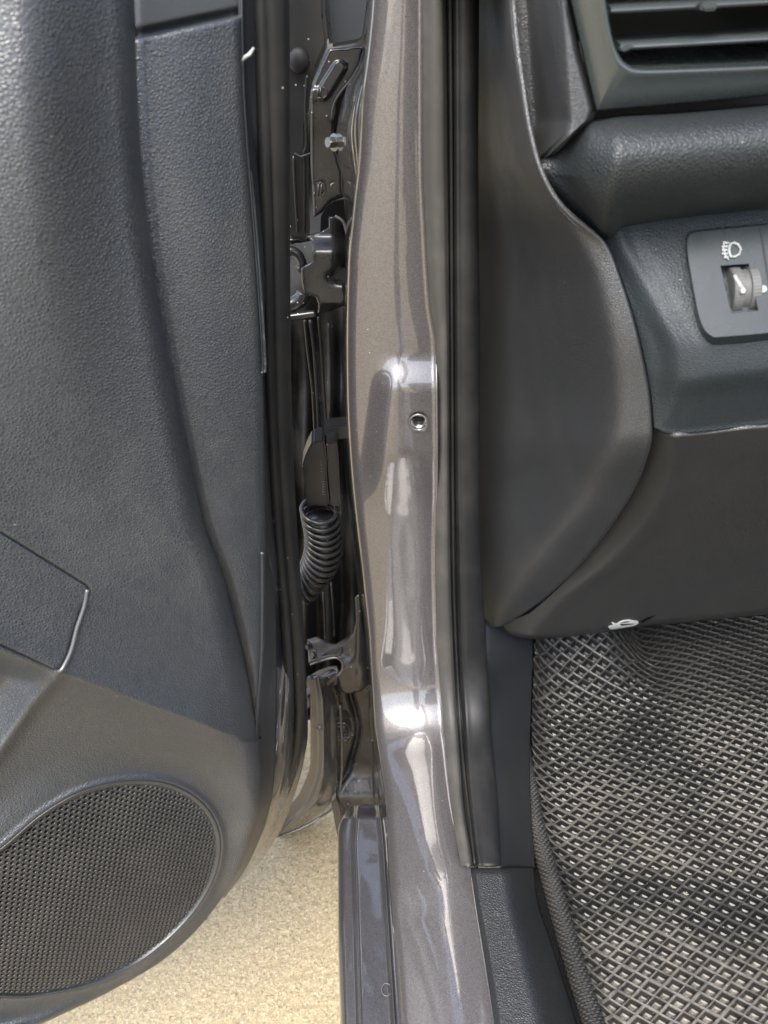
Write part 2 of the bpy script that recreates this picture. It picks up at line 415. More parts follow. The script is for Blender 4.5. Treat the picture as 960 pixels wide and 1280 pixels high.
# ================================================================== CAR DOOR
car = thing('car', 'dusty dark grey car standing with its front door open beside the dashboard', 'car', (0.0, 0.6, 0.0))
def section(name, loc):
    o = bpy.data.objects.new(name, None); COL.objects.link(o); o.parent = car; o.empty_display_size = .05
    o.location = Vector(loc) - car.location; return o
door = section('door', (-0.06, 0.62, 0.26))
u_crease = pchip([(-80, 163), (0, 168), (100, 171), (200, 177), (300, 188), (400, 203), (500, 221), (600, 241), (660, 256), (720, 278), (780, 294), (850, 310), (926, 322)])
u_edge = pchip([(-80, 301), (0, 302), (100, 304), (200, 310), (300, 318), (400, 325), (450, 328), (600, 331), (700, 333), (800, 332), (880, 326), (926, 323),
                (960, 326), (1000, 325), (1040, 317), (1080, 303), (1120, 279), (1160, 248), (1200, 204), (1240, 136), (1270, 74), (1290, 30), (1330, -60)])
insert_poly = [(-60, 625), (0, 665), (104, 729), (110, 733), (111, 740), (100, 765), (92, 790), (84, 818), (76, 834), (70, 838), (0, 806), (-60, 778)]
spk = smooth_loop([(0, 1062), (50, 1020), (100, 991), (150, 978), (200, 978), (240, 994), (265, 1020), (275, 1052), (270, 1090), (250, 1130), (215, 1170),
                   (170, 1205), (120, 1228), (70, 1240), (20, 1246), (-40, 1238), (-85, 1212), (-100, 1170), (-85, 1120), (-45, 1088)], 8)
def trim_off(U, V, S):
    low = V >= 926
    right = np.where(low, u_edge(V), u_crease(V)); dr = right - U
    e = np.clip(dr / np.where(low, 22.0, 30.0), 0, 1)
    off = np.where(low, .014, .020) * (np.sqrt(np.clip(1 - (1 - e) ** 2, 0, 1)) - 1) + .022
    off += (.026 * sst(0, 150, dr) - .030 * sst(90, 330, dr)) * sst(640, 60, V)                    # upper bulge of the armrest
    t = V - (840 + (U - 75) * .367)
    # shelf: below the fold the speaker pod swells out of the door
    ef = sst(-10, 75, np.where(low, dr, u_edge(V) - U))
    off += (.012 * np.exp(-np.clip(-t, 0, None) / 90.0) - .036 * (1 - np.exp(-np.clip(t, 0, None) / 60.0))) * ef
    dx = seg_dist(U, V, [(-60, 1010), (0, 938), (40, 880), (74, 842)])
    left = (U < np.interp(V, [842, 880, 938, 1010], [74, 40, 0, -60])) & (t > 0)
    off += .005 * np.exp(-(dx / 9.0) ** 2) * sst(-4, 12, t) - np.where(left, .024 * sst(0, 50, dx), 0) * sst(4, 30, t)
    off -= .003 * sst(2.5, -1.5, seg_dist(U, V, insert_poly, True))
    ds = seg_dist(U, V, spk, True)
    k = sst(60, 4, ds); off = off * (1 - k) + SPK_OFF * k
    off += .0022 * np.exp(-((ds - 3) / 4.0) ** 2) - .010 * sst(0, -5, ds)
    return off
SPK_OFF = .006
def trim_pt(U, V, S): return on_door(U, V, trim_off(U, V, S))
trim_right = lambda v: np.where(np.asarray(v) < 926, u_crease(v), u_edge(v))
sm = 1 - (1 - np.linspace(0, 1, 240)) ** 1.45
patch('trim_panel', np.arange(-90, 1332, 2.6), -400, trim_right, 240, trim_pt, MAT['door_leather'], door, .004, sm)
# insert piece of the armrest
def poly_plate(name, poly, offf, mat, parent, t=.004, inset=1.6, step=3.0, label=None, edge=.0022, edge_px=4.0):
    P = np.array(poly, float); lo, hi = P.min(0), P.max(0)
    bm = bmesh.new(); c = P.mean(0)
    loops = []
    Ps = P
    # concentric loops toward the centre, with a rounded rim
    fr = [0.0, .02, .05, .09, .16, .3, .5, .72, .9]
    for f in fr:
        q = Ps + (c - Ps) * f
        dist = np.hypot(*(q - Ps).T)
        off = offf(q[:, 0], q[:, 1]) - edge * (1 - np.sqrt(np.clip(1 - (1 - np.clip(dist / edge_px, 0, 1)) ** 2, 0, 1)))
        loops.append([bm.verts.new(p) for p in on_door(q[:, 0], q[:, 1], off)])
    n = len(P)
    for a, b in zip(loops[:-1], loops[1:]):
        for i in range(n): bm.faces.new((a[i], a[(i+1) % n], b[(i+1) % n], b[i]))
    cv = bm.verts.new(on_door(np.array(c[0]), np.array(c[1]), offf(np.array(c[0]), np.array(c[1]))))
    for i in range(n): bm.faces.new((loops[-1][i], loops[-1][(i+1) % n], cv))
    bmesh.ops.recalc_face_normals(bm, faces=bm.faces[:])
    me = bpy.data.meshes.new(name); bm.to_mesh(me); bm.free()
    f0 = me.polygons[0]
    if f0.normal.dot(Vector(CAM) - f0.center) < 0: me.flip_normals()
    for p in me.polygons: p.use_smooth = True
    o = link(name, me, mat, parent, label); thick(o, t); return o
ins = []
for i in range(len(insert_poly)):
    a = np.array(insert_poly[i], float); b = np.array(insert_poly[(i + 1) % len(insert_poly)], float)
    for k in range(6): ins.append(a + (b - a) * k / 6)
ins = np.array(ins)
poly_plate('armrest_insert', ins, lambda u, v: trim_off(np.asarray(u), np.asarray(v), 0) + .0035 * sst(2.5, -1.5, seg_dist(np.asarray(u), np.asarray(v), insert_poly, True)) - .0005, MAT['door_leather'], door)
# lighter bead that paints in the bevel highlight beside the insert
pth = smooth_loop([(108, 737), (104, 758), (95, 785), (88, 812), (79, 832), (73, 840)], 6, False)
tube('bevel_glint', on_door(pth[:, 0] + 1.5, pth[:, 1], trim_off(pth[:, 0] + 6, pth[:, 1], 0) + .0002), .0016, MAT['seam'], door, 8)
# front strip of the trim beyond the crease
def strip_off(U, V, S):
    e = np.clip((u_edge(V) - U) / 12.0, 0, 1)
    off = .006 * (np.sqrt(np.clip(1 - (1 - e) ** 2, 0, 1)) - 1)
    top = np.clip((V - (46 - (U - 172) * .215)) / 7.0, 0, 1)
    off += .006 * (np.sqrt(np.clip(1 - (1 - top) ** 2, 0, 1)) - 1)
    off -= .004 * (1 - sst(0, 14, U - u_crease(V)))
    off += .004 * np.sin(np.clip((U - u_crease(V)) / np.maximum(u_edge(V) - u_crease(V), 1), 0, 1) * math.pi)
    return off
def strip_pt(U, V, S):
    # the upper edge slopes: shear rows so that the first row follows it
    V2 = V + (-(U - 172) * .215) * sst(170, 45, V)
    return on_door(U, V2, strip_off(U, V2, S))
patch('trim_strip', np.arange(46, 928, 3.0), lambda v: u_crease(v) - 3, u_edge, 60, strip_pt, MAT['door_leather'], door, .004)
# pull handle bezel at the very top
patch('pull_handle_bezel', np.linspace(-90, 60, 44), lambda v: u_crease(v) - 10, lambda v: 0 * v + 303, 36,
      lambda U, V, S: on_door(U, np.minimum(V, 1e9) - (U - 172) * .215 * sst(-60, 44, V) , -.0075 - .004 * (1 - sst(0, 8, U - u_crease(V))) - .003 * sst(34, 42, V)),
      MAT['door_smooth'], door, .004)
# smooth rubber edge band between trim and seal
def shell_depth(U, V):      # front end of the door: recedes from the trim edge toward the hinge
    e = u_edge(V); p = on_door(e, V, -.004); y0 = p[..., 1]
    k = np.clip((U - e) / 62.0, 0, 1.6)
    return y0 + .125 * k
patch('edge_band', np.arange(-90, 470, 4.0), lambda v: u_edge(v) - 2, lambda v: np.interp(v, [-90, 0, 100, 200, 300, 400, 450, 470], [318, 321, 326, 329, 330, 331, 331.5, 331]), 16,
      lambda U, V, S: on_Y(U, V, shell_depth(U, V) - .004 + .006 * (2 * S - 1) ** 2), MAT['door_smooth'], door, .003)
tube('trim_clip', on_Y(np.array([303., 307, 312, 317]), np.array([76., 71, 68, 60]), np.array([.485, .484, .484, .486])), np.array([.0006, .0010, .0010, .0007]), MAT['print'], door, 8)
# lower return of the trim (smooth dark flank)
ret_R = pchip([(690, 335), (720, 341), (760, 344), (850, 346), (930, 345), (980, 342), (1020, 335), (1060, 320), (1090, 305), (1120, 282), (1160, 250), (1200, 206)])
patch('trim_flank', np.arange(690, 1124, 4.0), lambda v: u_edge(v) - 3, ret_R, 14,
      lambda U, V, S: on_Y(U, V, on_door(u_edge(V), V, .004)[..., 1] + .045 * S + .004 * np.sin(S * math.pi)), MAT['door_smooth'], door, .003)
# painted metal shell at the front end of the door
sh_R = pchip([(-90, 348), (0, 351), (300, 355), (420, 357), (540, 361), (640, 367), (730, 374), (810, 380), (870, 384), (915, 385), (950, 380), (1000, 366), (1045, 347), (1080, 323), (1120, 283), (1150, 256)])
def shell_pt(U, V, S):
    base = on_door(u_edge(V), V, -.004)[..., 1]
    y = base + .02 + .11 * S ** 1.2 + .006 * np.sin(S * 9 + V * .02) * sst(600, 760, V) - .014 * np.exp(-((S - .62) / .16) ** 2) * sst(640, 800, V)
    return on_Y(U, V, y)
patch('door_shell', np.arange(-90, 1150, 3.0), lambda v: u_edge(v) - 2, sh_R, 60, shell_pt, MAT['paint_clean'], door, .003)
# black rubber seal round the door
ws = smooth_loop([(338, -90), (342, -20), (345, 100), (347, 300), (349, 420), (352, 540), (358, 640), (365, 730), (371, 810), (374, 870), (373, 915), (366, 955), (356, 985)], 10, False)
wy = np.interp(ws[:, 1], [-90, 300, 600, 800, 990], [.525, .54, .545, .55, .56])
wr = np.interp(ws[:, 1], [-90, 0, 300, 700, 860, 930, 985], [.0082, .0085, .0086, .0085, .0075, .005, .002])
tube('door_weatherstrip', on_Y(ws[:, 0], ws[:, 1], wy), wr, MAT['rubber_door'], door, 24)
wl = smooth_loop([(326, -90), (329, 60), (334, 300), (337, 450), (342, 560), (348, 660), (356, 760), (361, 850), (362, 900)], 8, False)
tube('seal_lip', on_Y(wl[:, 0], wl[:, 1], np.interp(wl[:, 1], [-90, 900], [.525, .545])), .0050, MAT['rubber_door'], door, 12)
# outer skin of the door, seen below the lower hinge
sk_R = pchip([(600, 400), (840, 412), (880, 424), (920, 426), (965, 426), (990, 423), (1008, 417), (1022, 398), (1036, 372), (1046, 350)])
sk_L = pchip([(600, 380), (840, 386), (880, 388), (950, 388), (990, 376), (1020, 352), (1040, 342), (1046, 340)])
patch('outer_skin', np.concatenate([np.arange(846, 1000, 4.0), np.arange(1000, 1047, 2.0)]), sk_L, sk_R, 40,
      lambda U, V, S: on_Y(U, V, .655 + .05 * S ** 2 - .012 * np.exp(-((S - .45) / .13) ** 2) + .02 * sst(.85, 1, S) - .02 * (1 - sst(1046, 1005, V)) * 0),
      MAT['paint_clean'], door, .003)
tube('hem_flange', px_path([(345, 1046), (372, 1037), (398, 1023), (417, 1009), (424, 990), (427, 965), (427, 920), (425, 882)], [.655, .665, .675, .69, .70, .70, .70, .70]), .0018, MAT['paint_clean'], door, 8)
# rest of the door outside the frame: outer panel and window line
dirv = np.array([-.84, -.54, 0]); b0 = np.array([-.16, .57, 0]); nrm = np.array([-.54, .84, 0])
pts = [b0 + nrm * .0, b0 + dirv * 1.0 + nrm * .0, b0 + dirv * 1.0 + nrm * .05, b0 + nrm * .05]
bm = bmesh.new(); lo = [bm.verts.new((*p[:2], .27)) for p in pts]; hi = [bm.verts.new((*p[:2], 1.05)) for p in pts]
bm.faces.new(lo); bm.faces.new(hi)
for i in range(4): bm.faces.new((lo[i], lo[(i+1) % 4], hi[(i+1) % 4], hi[i]))
bmesh.ops.recalc_face_normals(bm, faces=bm.faces[:])
outer_me = bpy.data.meshes.new('outer_panel'); bm.to_mesh(outer_me); bm.free()
# ------------------------------------------------ speaker grille: a real perforated sheet
def build_grille():
    c = on_door(np.array(100.), np.array(1105.), SPK_OFF) - DN * SPK_OFF
    e1 = np.array([-DN[1], DN[0], 0.0]); e1 /= np.linalg.norm(e1); e2 = np.array([0, 0, 1.0])
    P3 = on_door(spk[:, 0], spk[:, 1], SPK_OFF); q = np.stack([(P3 - c) @ e1, (P3 - c) @ e2], 1)
    p = .0051; V, F = [], []
    lo, hi = q.min(0), q.max(0)
    tilt = 0.10; ct, st = math.cos(tilt), math.sin(tilt)
    cx = []
    n1 = int((hi[0] - lo[0]) / p) + 30
    for j in range(-n1, n1):
        for i in range(-n1, n1):
            a = (i + .5 * (j % 2)) * p; b = j * p * .866
            cx.append((a * ct - b * st, a * st + b * ct))
    cx = np.array(cx); d = seg_dist(cx[:, 0], cx[:, 1], q, True); ok = d < -.0026; cx = cx[ok]; d = d[ok]
    ang = np.arange(6) * math.pi / 3 + math.pi / 6 + tilt
    hx = np.stack([np.cos(ang), np.sin(ang)], 1)
    for (x, y), dd in zip(cx, d):
        b0 = len(V)
        for rr, h in ((p / math.sqrt(3) * 1.001, -.0004), (p * .40, 0.0), (p * .35, -.0005), (p * .33, -.0018)):
            for k in range(6):
                px, py = x + hx[k, 0] * rr, y + hx[k, 1] * rr
                V.append(c + e1 * px + e2 * py + DN * (SPK_OFF + .0005 + h))
        for s in (0, 6, 12):
            for k in range(6):
                l = (k + 1) % 6; F.append((b0+s+k, b0+s+l, b0+s+6+l, b0+s+6+k))
    # dome the sheet a little
    V = np.array(V); qq = np.stack([(V - c) @ e1, (V - c) @ e2], 1); m = qq.mean(0)
    r = np.hypot((qq[:, 0] - m[0]) / (hi[0] - lo[0]) * 2, (qq[:, 1] - m[1]) / (hi[1] - lo[1]) * 2)
    V += DN * (.003 * (1 - np.clip(r, 0, 1) ** 2))[:, None]
    me = mesh_from('speaker_grille', V, F, True)
    return me, c, e1, e2, q
gm, gc, ge1, ge2, gq = build_grille()
gr = link('speaker_grille', gm, MAT['grille'], door)
cen = spk.mean(0)
back = spk * .985 + cen * .015
bme = bmesh.new(); vv = [bme.verts.new(p) for p in on_door(back[:, 0], back[:, 1], SPK_OFF - .006)]; bme.faces.new(vv)
bmesh.ops.triangulate(bme, faces=bme.faces[:]); mm = bpy.data.meshes.new('speaker_cloth'); bme.to_mesh(mm); bme.free()
o = link('speaker_cloth', mm, MAT['felt'], door)
rings = []
for f, h in ((1.012, -.004), (1.012, .0006), (1.006, .0022), (.996, .0026), (.985, .0016), (.972, .0004), (.955, .0001), (.955, -.004)):
    q = cen + (spk - cen) * f; rings.append(on_door(q[:, 0], q[:, 1], SPK_OFF + h))
n = len(spk); F = [(i*n + k, i*n + (k+1) % n, (i+1)*n + (k+1) % n, (i+1)*n + k) for i in range(len(rings) - 1) for k in range(n)]
rm = mesh_from('grille_rim', np.concatenate(rings), F)
if sum(p.normal.dot(Vector(CAM) - p.center) for p in rm.polygons) < 0: rm.flip_normals()
link('grille_rim', rm, MAT['door_smooth'], door)

# ================================================================== CAR BODY
body = car
p_L = pchip([(-90, 466), (0, 462), (60, 457), (120, 450), (200, 446), (260, 440), (330, 434), (430, 432), (500, 433), (560, 436), (620, 441), (700, 450), (760, 457), (800, 461), (850, 464), (900, 467), (950, 474), (1000, 481), (1085, 485), (1200, 494), (1280, 499), (1350, 503)])
lip_L = pchip([(-90, 528), (0, 529), (200, 529), (300, 533), (380, 538), (430, 545), (600, 547), (700, 545), (800, 547), (900, 555), (1000, 564), (1085, 577), (1200, 602), (1280, 616), (1350, 628)])
lip_R = pchip([(-90, 556), (0, 558), (200, 560), (430, 562), (600, 562), (700, 563), (800, 566), (900, 572), (1000, 579), (1085, 592)])
blb_L = pchip([(-90, 564), (0, 566), (200, 567), (430, 568), (600, 569), (700, 571), (800, 573), (900, 578), (1000, 585), (1085, 595)])
blb_R = pchip([(-90, 598), (0, 599), (200, 598), (430, 600), (600, 600), (700, 601), (800, 608), (900, 613), (1000, 622), (1085, 627)])
HOLE = (523., 527.)
def base_d(U, V, yoff=0.0, zoff=0.0, k=.10):
    a = d_Y(U, V, .585 + yoff); b = np.where(ray(U, V)[..., 2] < -.05, d_Z(U, V, .42 + zoff), 50.0)
    h = np.clip(.5 + .5 * (b - a) / k, 0, 1)
    return b * (1 - h) + a * h - k * h * (1 - h)
p_R = pchip([(-90, 528), (0, 529), (200, 529), (300, 533), (380, 538), (430, 545), (600, 547), (700, 545), (800, 547), (900, 555), (1000, 566), (1060, 580), (1085, 592), (1120, 598), (1200, 611), (1280, 624), (1350, 636)])
def pillar_pt(U, V, S):
    L, Rr = p_L(V), p_R(V)
    eL = np.clip((U - L) / 13.0, 0, 1); eR = np.clip((Rr - U) / 7.0, 0, 1)
    d = base_d(U, V)
    d = d + .012 * (1 - np.sqrt(np.clip(1 - (1 - eL) ** 2, 0, 1)))
    d = d - .003 * (1 - eR) ** 2
    d = d + .010 * (S - .5) ** 2 * 4 * .5 - .006 * S
    # boss round the threaded hole
    b = sst(440, 492, V) * sst(650, 560, V) * sst(458, 494, U + (V - 500) * .12)
    d = d - .013 * b
    # shallow pressed flute below the boss
    d = d + .0012 * np.exp(-((S - .62) / .18) ** 2) * sst(600, 680, V) * sst(860, 720, V)
    # slight swell added to the sill to shape a bright sky reflection
    d = d - .0016 * sst(.02, .14, S) * sst(.98, .78, S) * sst(905, 960, V) * sst(1150, 1090, V)
    # small waves where the spot welded seam of pillar and sill meet
    return on_depth(U, V, d)
vs = np.arange(-90, 1345, 2.5); ns = 64
def build_pillar():
    s = np.linspace(0, 1, ns); L = p_L(vs); Rr = p_R(vs)
    U = L[:, None] + (Rr - L)[:, None] * s; V = np.repeat(vs[:, None], ns, 1); S = np.repeat(s[None], len(vs), 0)
    # open a round hole: push nearby grid points out to the rim
    du, dv = U - HOLE[0], V - HOLE[1]; r = np.hypot(du, dv); rad = 10.5
    inside = r < rad
    quadin = inside[:-1, :-1] | inside[1:, :-1] | inside[1:, 1:] | inside[:-1, 1:]
    edge = np.zeros_like(inside); 
    for a in (0, 1):
        for b in (0, 1):
            edge[a:a + quadin.shape[0], b:b + quadin.shape[1]] |= quadin
    edge &= ~inside
    f = rad / np.maximum(r, 1e-6)
    U = np.where(edge, HOLE[0] + du * f, U); V = np.where(edge, HOLE[1] + dv * f, V)
    P = pillar_pt(U, V, S)
    return grid_mesh('door_pillar', P, quadin.reshape(-1))
pil = link('door_pillar', build_pillar(), MAT['paint'], body); thick(pil, .0015)
hc = pillar_pt(np.array(HOLE[0]), np.array(HOLE[1]), np.array((HOLE[0] - 434) / 113))
hd = hc - CAM; hpx = np.linalg.norm(hd) / F_PX * .93
hax = np.array([0.12, .97, .05]); hax /= np.linalg.norm(hax)     # the nut axis runs into the pillar
ha = np.cross(hax, [0, 0, 1.0]); ha /= np.linalg.norm(ha); hb = np.cross(hax, ha)
V, F = [], []; nr, nth = 30, 32
for i in range(nr):
    t = i / (nr - 1)
    for k in range(nth):
        th = 2 * math.pi * k / nth
        rr = hpx * (11.4 - 2.0 * min(1, t * 5)) - .0005 * (1 - math.cos(t * 40 + th)) * (t > .15)
        V.append(hc + hax * (-.0016 + t * .017) + (ha * math.cos(th) + hb * math.sin(th)) * rr)
for i in range(nr - 1):
    for k in range(nth):
        l = (k + 1) % nth; F.append((i*nth+k, i*nth+l, (i+1)*nth+l, (i+1)*nth+k))
F.append(tuple((nr-1) * nth + k for k in range(nth)))
link('weld_nut', mesh_from('weld_nut', V, F), MAT['bare_steel'], pil)
tube('nut_collar', np.array([hc - hax * .0012 + (ha * math.cos(t) + hb * math.sin(t)) * hpx * 11.9 for t in np.linspace(0, 2*math.pi, 32, endpoint=False)]), .0009, MAT['paint'], pil, 8, True)

# seal lip and bulb
def lip_pt(U, V, S):
    d = base_d(U, V) - .006 - .004 * np.sin(S * math.pi) + .004 * sst(.8, 1, S) - .004 * S
    return on_depth(U, V, d)
patch('seal_flange', np.arange(-90, 1086, 4.0), lambda v: lip_L(v) - 1, lip_R, 20, lip_pt, MAT['rubber_lip'], body, .004)
def groove_pt(U, V, S): return on_depth(U, V, base_d(U, V) + .004)
patch('seal_channel', np.arange(-90, 1086, 5.0), lambda v: lip_R(v) - 3, lambda v: blb_L(v) + 3, 4, groove_pt, MAT['rubber'], body, .002)
def bulb_pt(U, V, S):
    x = 2 * S - 1
    d = base_d(U, V) + .002 - .013 * np.sqrt(np.clip(1 - np.abs(x) ** 2.4, 0, 1))
    d = d - .0015 * np.exp(-((x + .75) / .08) ** 2)
    return on_depth(U, V, d)
patch('seal_bulb', np.arange(-90, 1086, 4.0), blb_L, blb_R, 40, bulb_pt, MAT['rubber'], body, .002, (1 - np.cos(np.linspace(0, math.pi, 40))) / 2)
fin = pchip([(-90, 562), (200, 564), (430, 565), (700, 567), (900, 575), (1085, 594)])
vv = np.arange(-90, 1086, 10.0)
tube('seal_lip', on_depth(fin(vv), vv, base_d(fin(vv), vv) - .003), .0014, MAT['rubber'], body, 8)

# scuff trim on the sill and kick trim above it
sc_L = pchip([(1085, 588), (1120, 593), (1200, 606), (1280, 618), (1350, 629)])
sc_R = pchip([(1085, 667), (1120, 671), (1180, 690), (1230, 706), (1280, 722), (1350, 746)])
def scuff_pt(U, V, S):
    d = base_d(U, V, 0, .006) - .007 + .10 * sst(.45, 1.25, S) ** 1.3 + .006 * (1 - sst(0, .09, S)) + .003 * (1 - sst(1085, 1092, V))
    return on_depth(U, V, d)
patch('scuff_trim', np.arange(1085, 1350, 2.5), sc_L, sc_R, 50, scuff_pt, MAT['sill_trim'], body, .004)
kk_L = pchip([(740, 596), (800, 606), (900, 610), (1000, 618), (1086, 626)])
kk_R = pchip([(740, 668), (800, 667), (880, 664), (960, 662), (1020, 664), (1086, 669)])
kin = pchip([(740, 604), (800, 612), (900, 614), (1000, 620), (1086, 628)])
def kick_pt(U, V, S):
    d = base_d(U, V, .10) + .006 + .055 * S ** 1.4
    return on_depth(U, V, d)
patch('kick_trim', np.arange(740, 1087, 4.0), kk_L, kk_R, 40, kick_pt, MAT['kick_plastic'], body, .003)

# flank of the pillar with the bulge at the hinge side
fl_L = pchip([(-90, 461), (20, 459), (60, 455), (85, 447), (110, 433), (140, 424), (170, 420), (200, 423), (230, 429), (262, 431), (300, 430), (430, 428), (560, 430), (620, 434), (700, 443), (760, 450), (850, 459), (900, 462), (950, 466), (1000, 472)])
def flank_pt(U, V, S):
    x = 1 - S
    y = .597 + .12 * x ** 1.5 - .018 * np.exp(-((V - 150) / 55.0) ** 2) * np.sin(S * math.pi) ** 1.2
    return on_Y(U, V, y)
patch('pillar_flank', np.arange(-90, 1001, 3.0), fl_L, lambda v: p_L(v) + 3, 30, flank_pt, MAT['paint_clean'], body, .0015)

# dark inner panel deep behind the gap
hp = pchip([(-90, 330), (1050, 330)])
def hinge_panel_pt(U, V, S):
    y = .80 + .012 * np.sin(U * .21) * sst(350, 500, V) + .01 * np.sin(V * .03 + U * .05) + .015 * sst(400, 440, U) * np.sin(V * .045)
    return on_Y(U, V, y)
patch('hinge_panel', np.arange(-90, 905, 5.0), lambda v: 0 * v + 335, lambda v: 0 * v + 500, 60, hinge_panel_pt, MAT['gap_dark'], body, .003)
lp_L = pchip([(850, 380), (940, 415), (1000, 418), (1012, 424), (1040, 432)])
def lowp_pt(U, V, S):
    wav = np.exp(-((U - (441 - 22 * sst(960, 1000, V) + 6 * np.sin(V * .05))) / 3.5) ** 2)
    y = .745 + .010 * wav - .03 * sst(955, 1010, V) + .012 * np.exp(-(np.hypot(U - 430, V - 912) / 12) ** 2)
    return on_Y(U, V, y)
patch('fender_flange', np.arange(850, 1041, 2.5), lp_L, lambda v: 0 * v + 482, 50, lowp_pt, MAT['paint_shaded'], body, .003)
tube('body_seam', px_path([(459, 862), (463, 900), (465, 940), (466, 980), (468, 1004)], .69), .0014, MAT['steel_black'], body, 8)
tube('body_seam', px_path([(465, 862), (469, 900), (471, 945), (472, 985), (475, 1010)], .685), .0012, MAT['steel_black'], body, 8)
c = on_Y(np.array(430.), np.array(913.), .735)
for rr, tt, mt in ((9, .0022, 'steel_black'), (4.5, .0018, 'steel_black')):
    tube('screw_washer' if rr > 5 else 'screw_head', np.array([on_Y(np.array(430 + rr * .7 * math.cos(t)), np.array(913 + rr * math.sin(t)), .735 - (.002 if rr < 5 else 0)) for t in np.linspace(0, 2*math.pi, 24, endpoint=False)]), tt, MAT[mt], body, 8, True)
# rocker panel outside the sill
rk_L = pchip([(1006, 440), (1014, 432), (1030, 424), (1045, 422), (1150, 422), (1280, 425), (1350, 427)])
def rocker_pt(U, V, S):
    l1 = np.interp(V, [1006, 1050, 1280, 1350], [446, 442, 449, 452]); l2 = np.interp(V, [1006, 1050, 1280, 1350], [472, 477, 492, 498])
    z = .372 + .016 * sst(-2.5, 2.5, U - l1) + .008 * sst(-2, 2, U - l2) + .004 * np.exp(-((U - l1) / 2.2) ** 2) + .004 * np.exp(-((U - l2) / 2.2) ** 2)
    z = z - .02 * (1 - np.sqrt(np.clip(1 - (1 - np.clip((U - rk_L(V)) / 10, 0, 1)) ** 2, 0, 1))) - .014 * (1 - sst(1006, 1024, V))
    return on_Z(U, V, z)
patch('rocker_panel', np.concatenate([np.arange(1006, 1050, 1.5), np.arange(1050, 1350, 4.0)]), rk_L, lambda v: p_L(v) + 2, 70, rocker_pt, MAT['paint_clean'], body, .003)
prism('fender_tip', px_poly([(414, 1004), (420, 998), (424, 1006), (428, 1030), (430, 1040), (422, 1047), (419, 1032)], .56), np.array([0, .012, -.004]), MAT['steel_black'], body, .0008)
# water marks / drop on rocker
tube('paint_chip_ring', np.array([on_Z(np.array(483 + 6 * math.cos(t)), np.array(1237 + 8 * math.sin(t)), .3905) for t in np.linspace(0, 2*math.pi, 20, endpoint=False)]), .0004, MAT['mark'], body, 6, True)

# ---------- hinge gap furniture
prism('mirror_base_cover', px_poly([(404, -60), (466, -60), (462, 10), (457, 46), (451, 53), (412, 60), (408, 30)], .695), np.array([0, .02, 0]), MAT['mirror_cover'], body, .003)
prism('black_bracket', px_poly([(356, -60), (404, -60), (407, 20), (411, 54), (398, 84), (388, 110), (384, 160), (385, 240), (387, 300), (360, 300)], .665), np.array([0, .02, 0]), MAT['black_plastic'], body, .003)
bmk = bmesh.new(); bmesh.ops.create_uvsphere(bmk, u_segments=24, v_segments=12, radius=.0078)
cc = on_Y(np.array(374.), np.array(76.), .662)
for v_ in bmk.verts: v_.co = Vector((v_.co.x + cc[0], v_.co.y * .6 + cc[1], v_.co.z * 1.1 + cc[2]))
mk = bpy.data.meshes.new('rubber_stop'); bmk.to_mesh(mk); bmk.free()
for p in mk.polygons: p.use_smooth = True
link('rubber_stop', mk, MAT['rubber'], body)
tube('bracket_rib', px_path([(384, 94), (382, 130), (383, 180), (380, 193), (381, 240), (380, 290)], .662), .0014, MAT['black_plastic'], body, 8)
tube('bracket_rib', px_path([(368, 192), (376, 196), (383, 194), (388, 192)], .660), .0012, MAT['black_plastic'], body, 8)
tube('bracket_rib', px_path([(367, 195), (369, 240), (372, 290)], .662), .0012, MAT['black_plastic'], body, 8)
plate = pressed('hinge_plate', [(411, 61), (456, 57), (453, 78), (444, 98), (430, 117), (421, 134), (417, 160), (421, 190), (428, 215), (430, 246), (414, 252), (402, 266), (392, 272), (388, 200), (388, 112), (398, 88)], lambda u, v: (.735 + 0 * u) + .006 * sst(140, 180, v) - .0035 * sst(9.5, 6.5, seg_dist(u, v, [(390, 118), (403, 118), (424, 84)])),
                MAT['steel_black'], body, .006, .0016, 2.5, 2.5)
tube('pressed_rib', px_path([(456, 64), (450, 82), (440, 99), (426, 116), (418, 130), (415, 150)], .733), .0018, MAT['steel_black'], plate, 10)
def glyph(name, strokes, Y, r, mat, parent):
    Vs, Fs = [], []
    for st in strokes:
        p = np.array(st, float); me = tube_mesh(name, on_Y(p[:, 0], p[:, 1], Y), r, 6)
        b = len(Vs); Vs += [tuple(v.co) for v in me.vertices]; Fs += [tuple(b + i for i in f.vertices) for f in me.polygons]; bpy.data.meshes.remove(me)
    return link(name, mesh_from(name, Vs, Fs), mat, parent)
arc = lambda cx, cy, rx, ry, a0, a1, n=9: [(cx + rx * math.cos(R_(a)), cy + ry * math.sin(R_(a))) for a in np.linspace(a0, a1, n)]
glyph('embossed_mark', [[(398, 110), (397, 122)], [(401, 110), (400, 122)], [(396, 122), (405, 123)], arc(402, 116, 7, 7, -80, 80)], .731, .0008, MAT['steel_black'], plate)
glyph('embossed_mark', [[(396, 230), (404, 228)], arc(401, 237, 6, 8, -80, 90), [(398, 230), (398, 245)], [(402, 230), (402, 245)], [(393, 240), (393, 246)]], .734, .0008, MAT['steel_black'], plate)
glyph('embossed_mark', [[(414, 230), (418, 229)], [(414, 230), (414, 234)]], .734, .0008, MAT['bolt'], plate)
hexbolt('hex_bolt', on_Y(np.array(420.), np.array(178.), .715), [-.75, -.6, .15], .0048, .009, MAT['bolt'], body)
prism('latch_opening', px_poly([(401, 272), (408, 258), (418, 252), (430, 250), (432, 285), (418, 300), (400, 296)], .729), np.array([0, .004, 0]), MAT['hole'], body, 0)
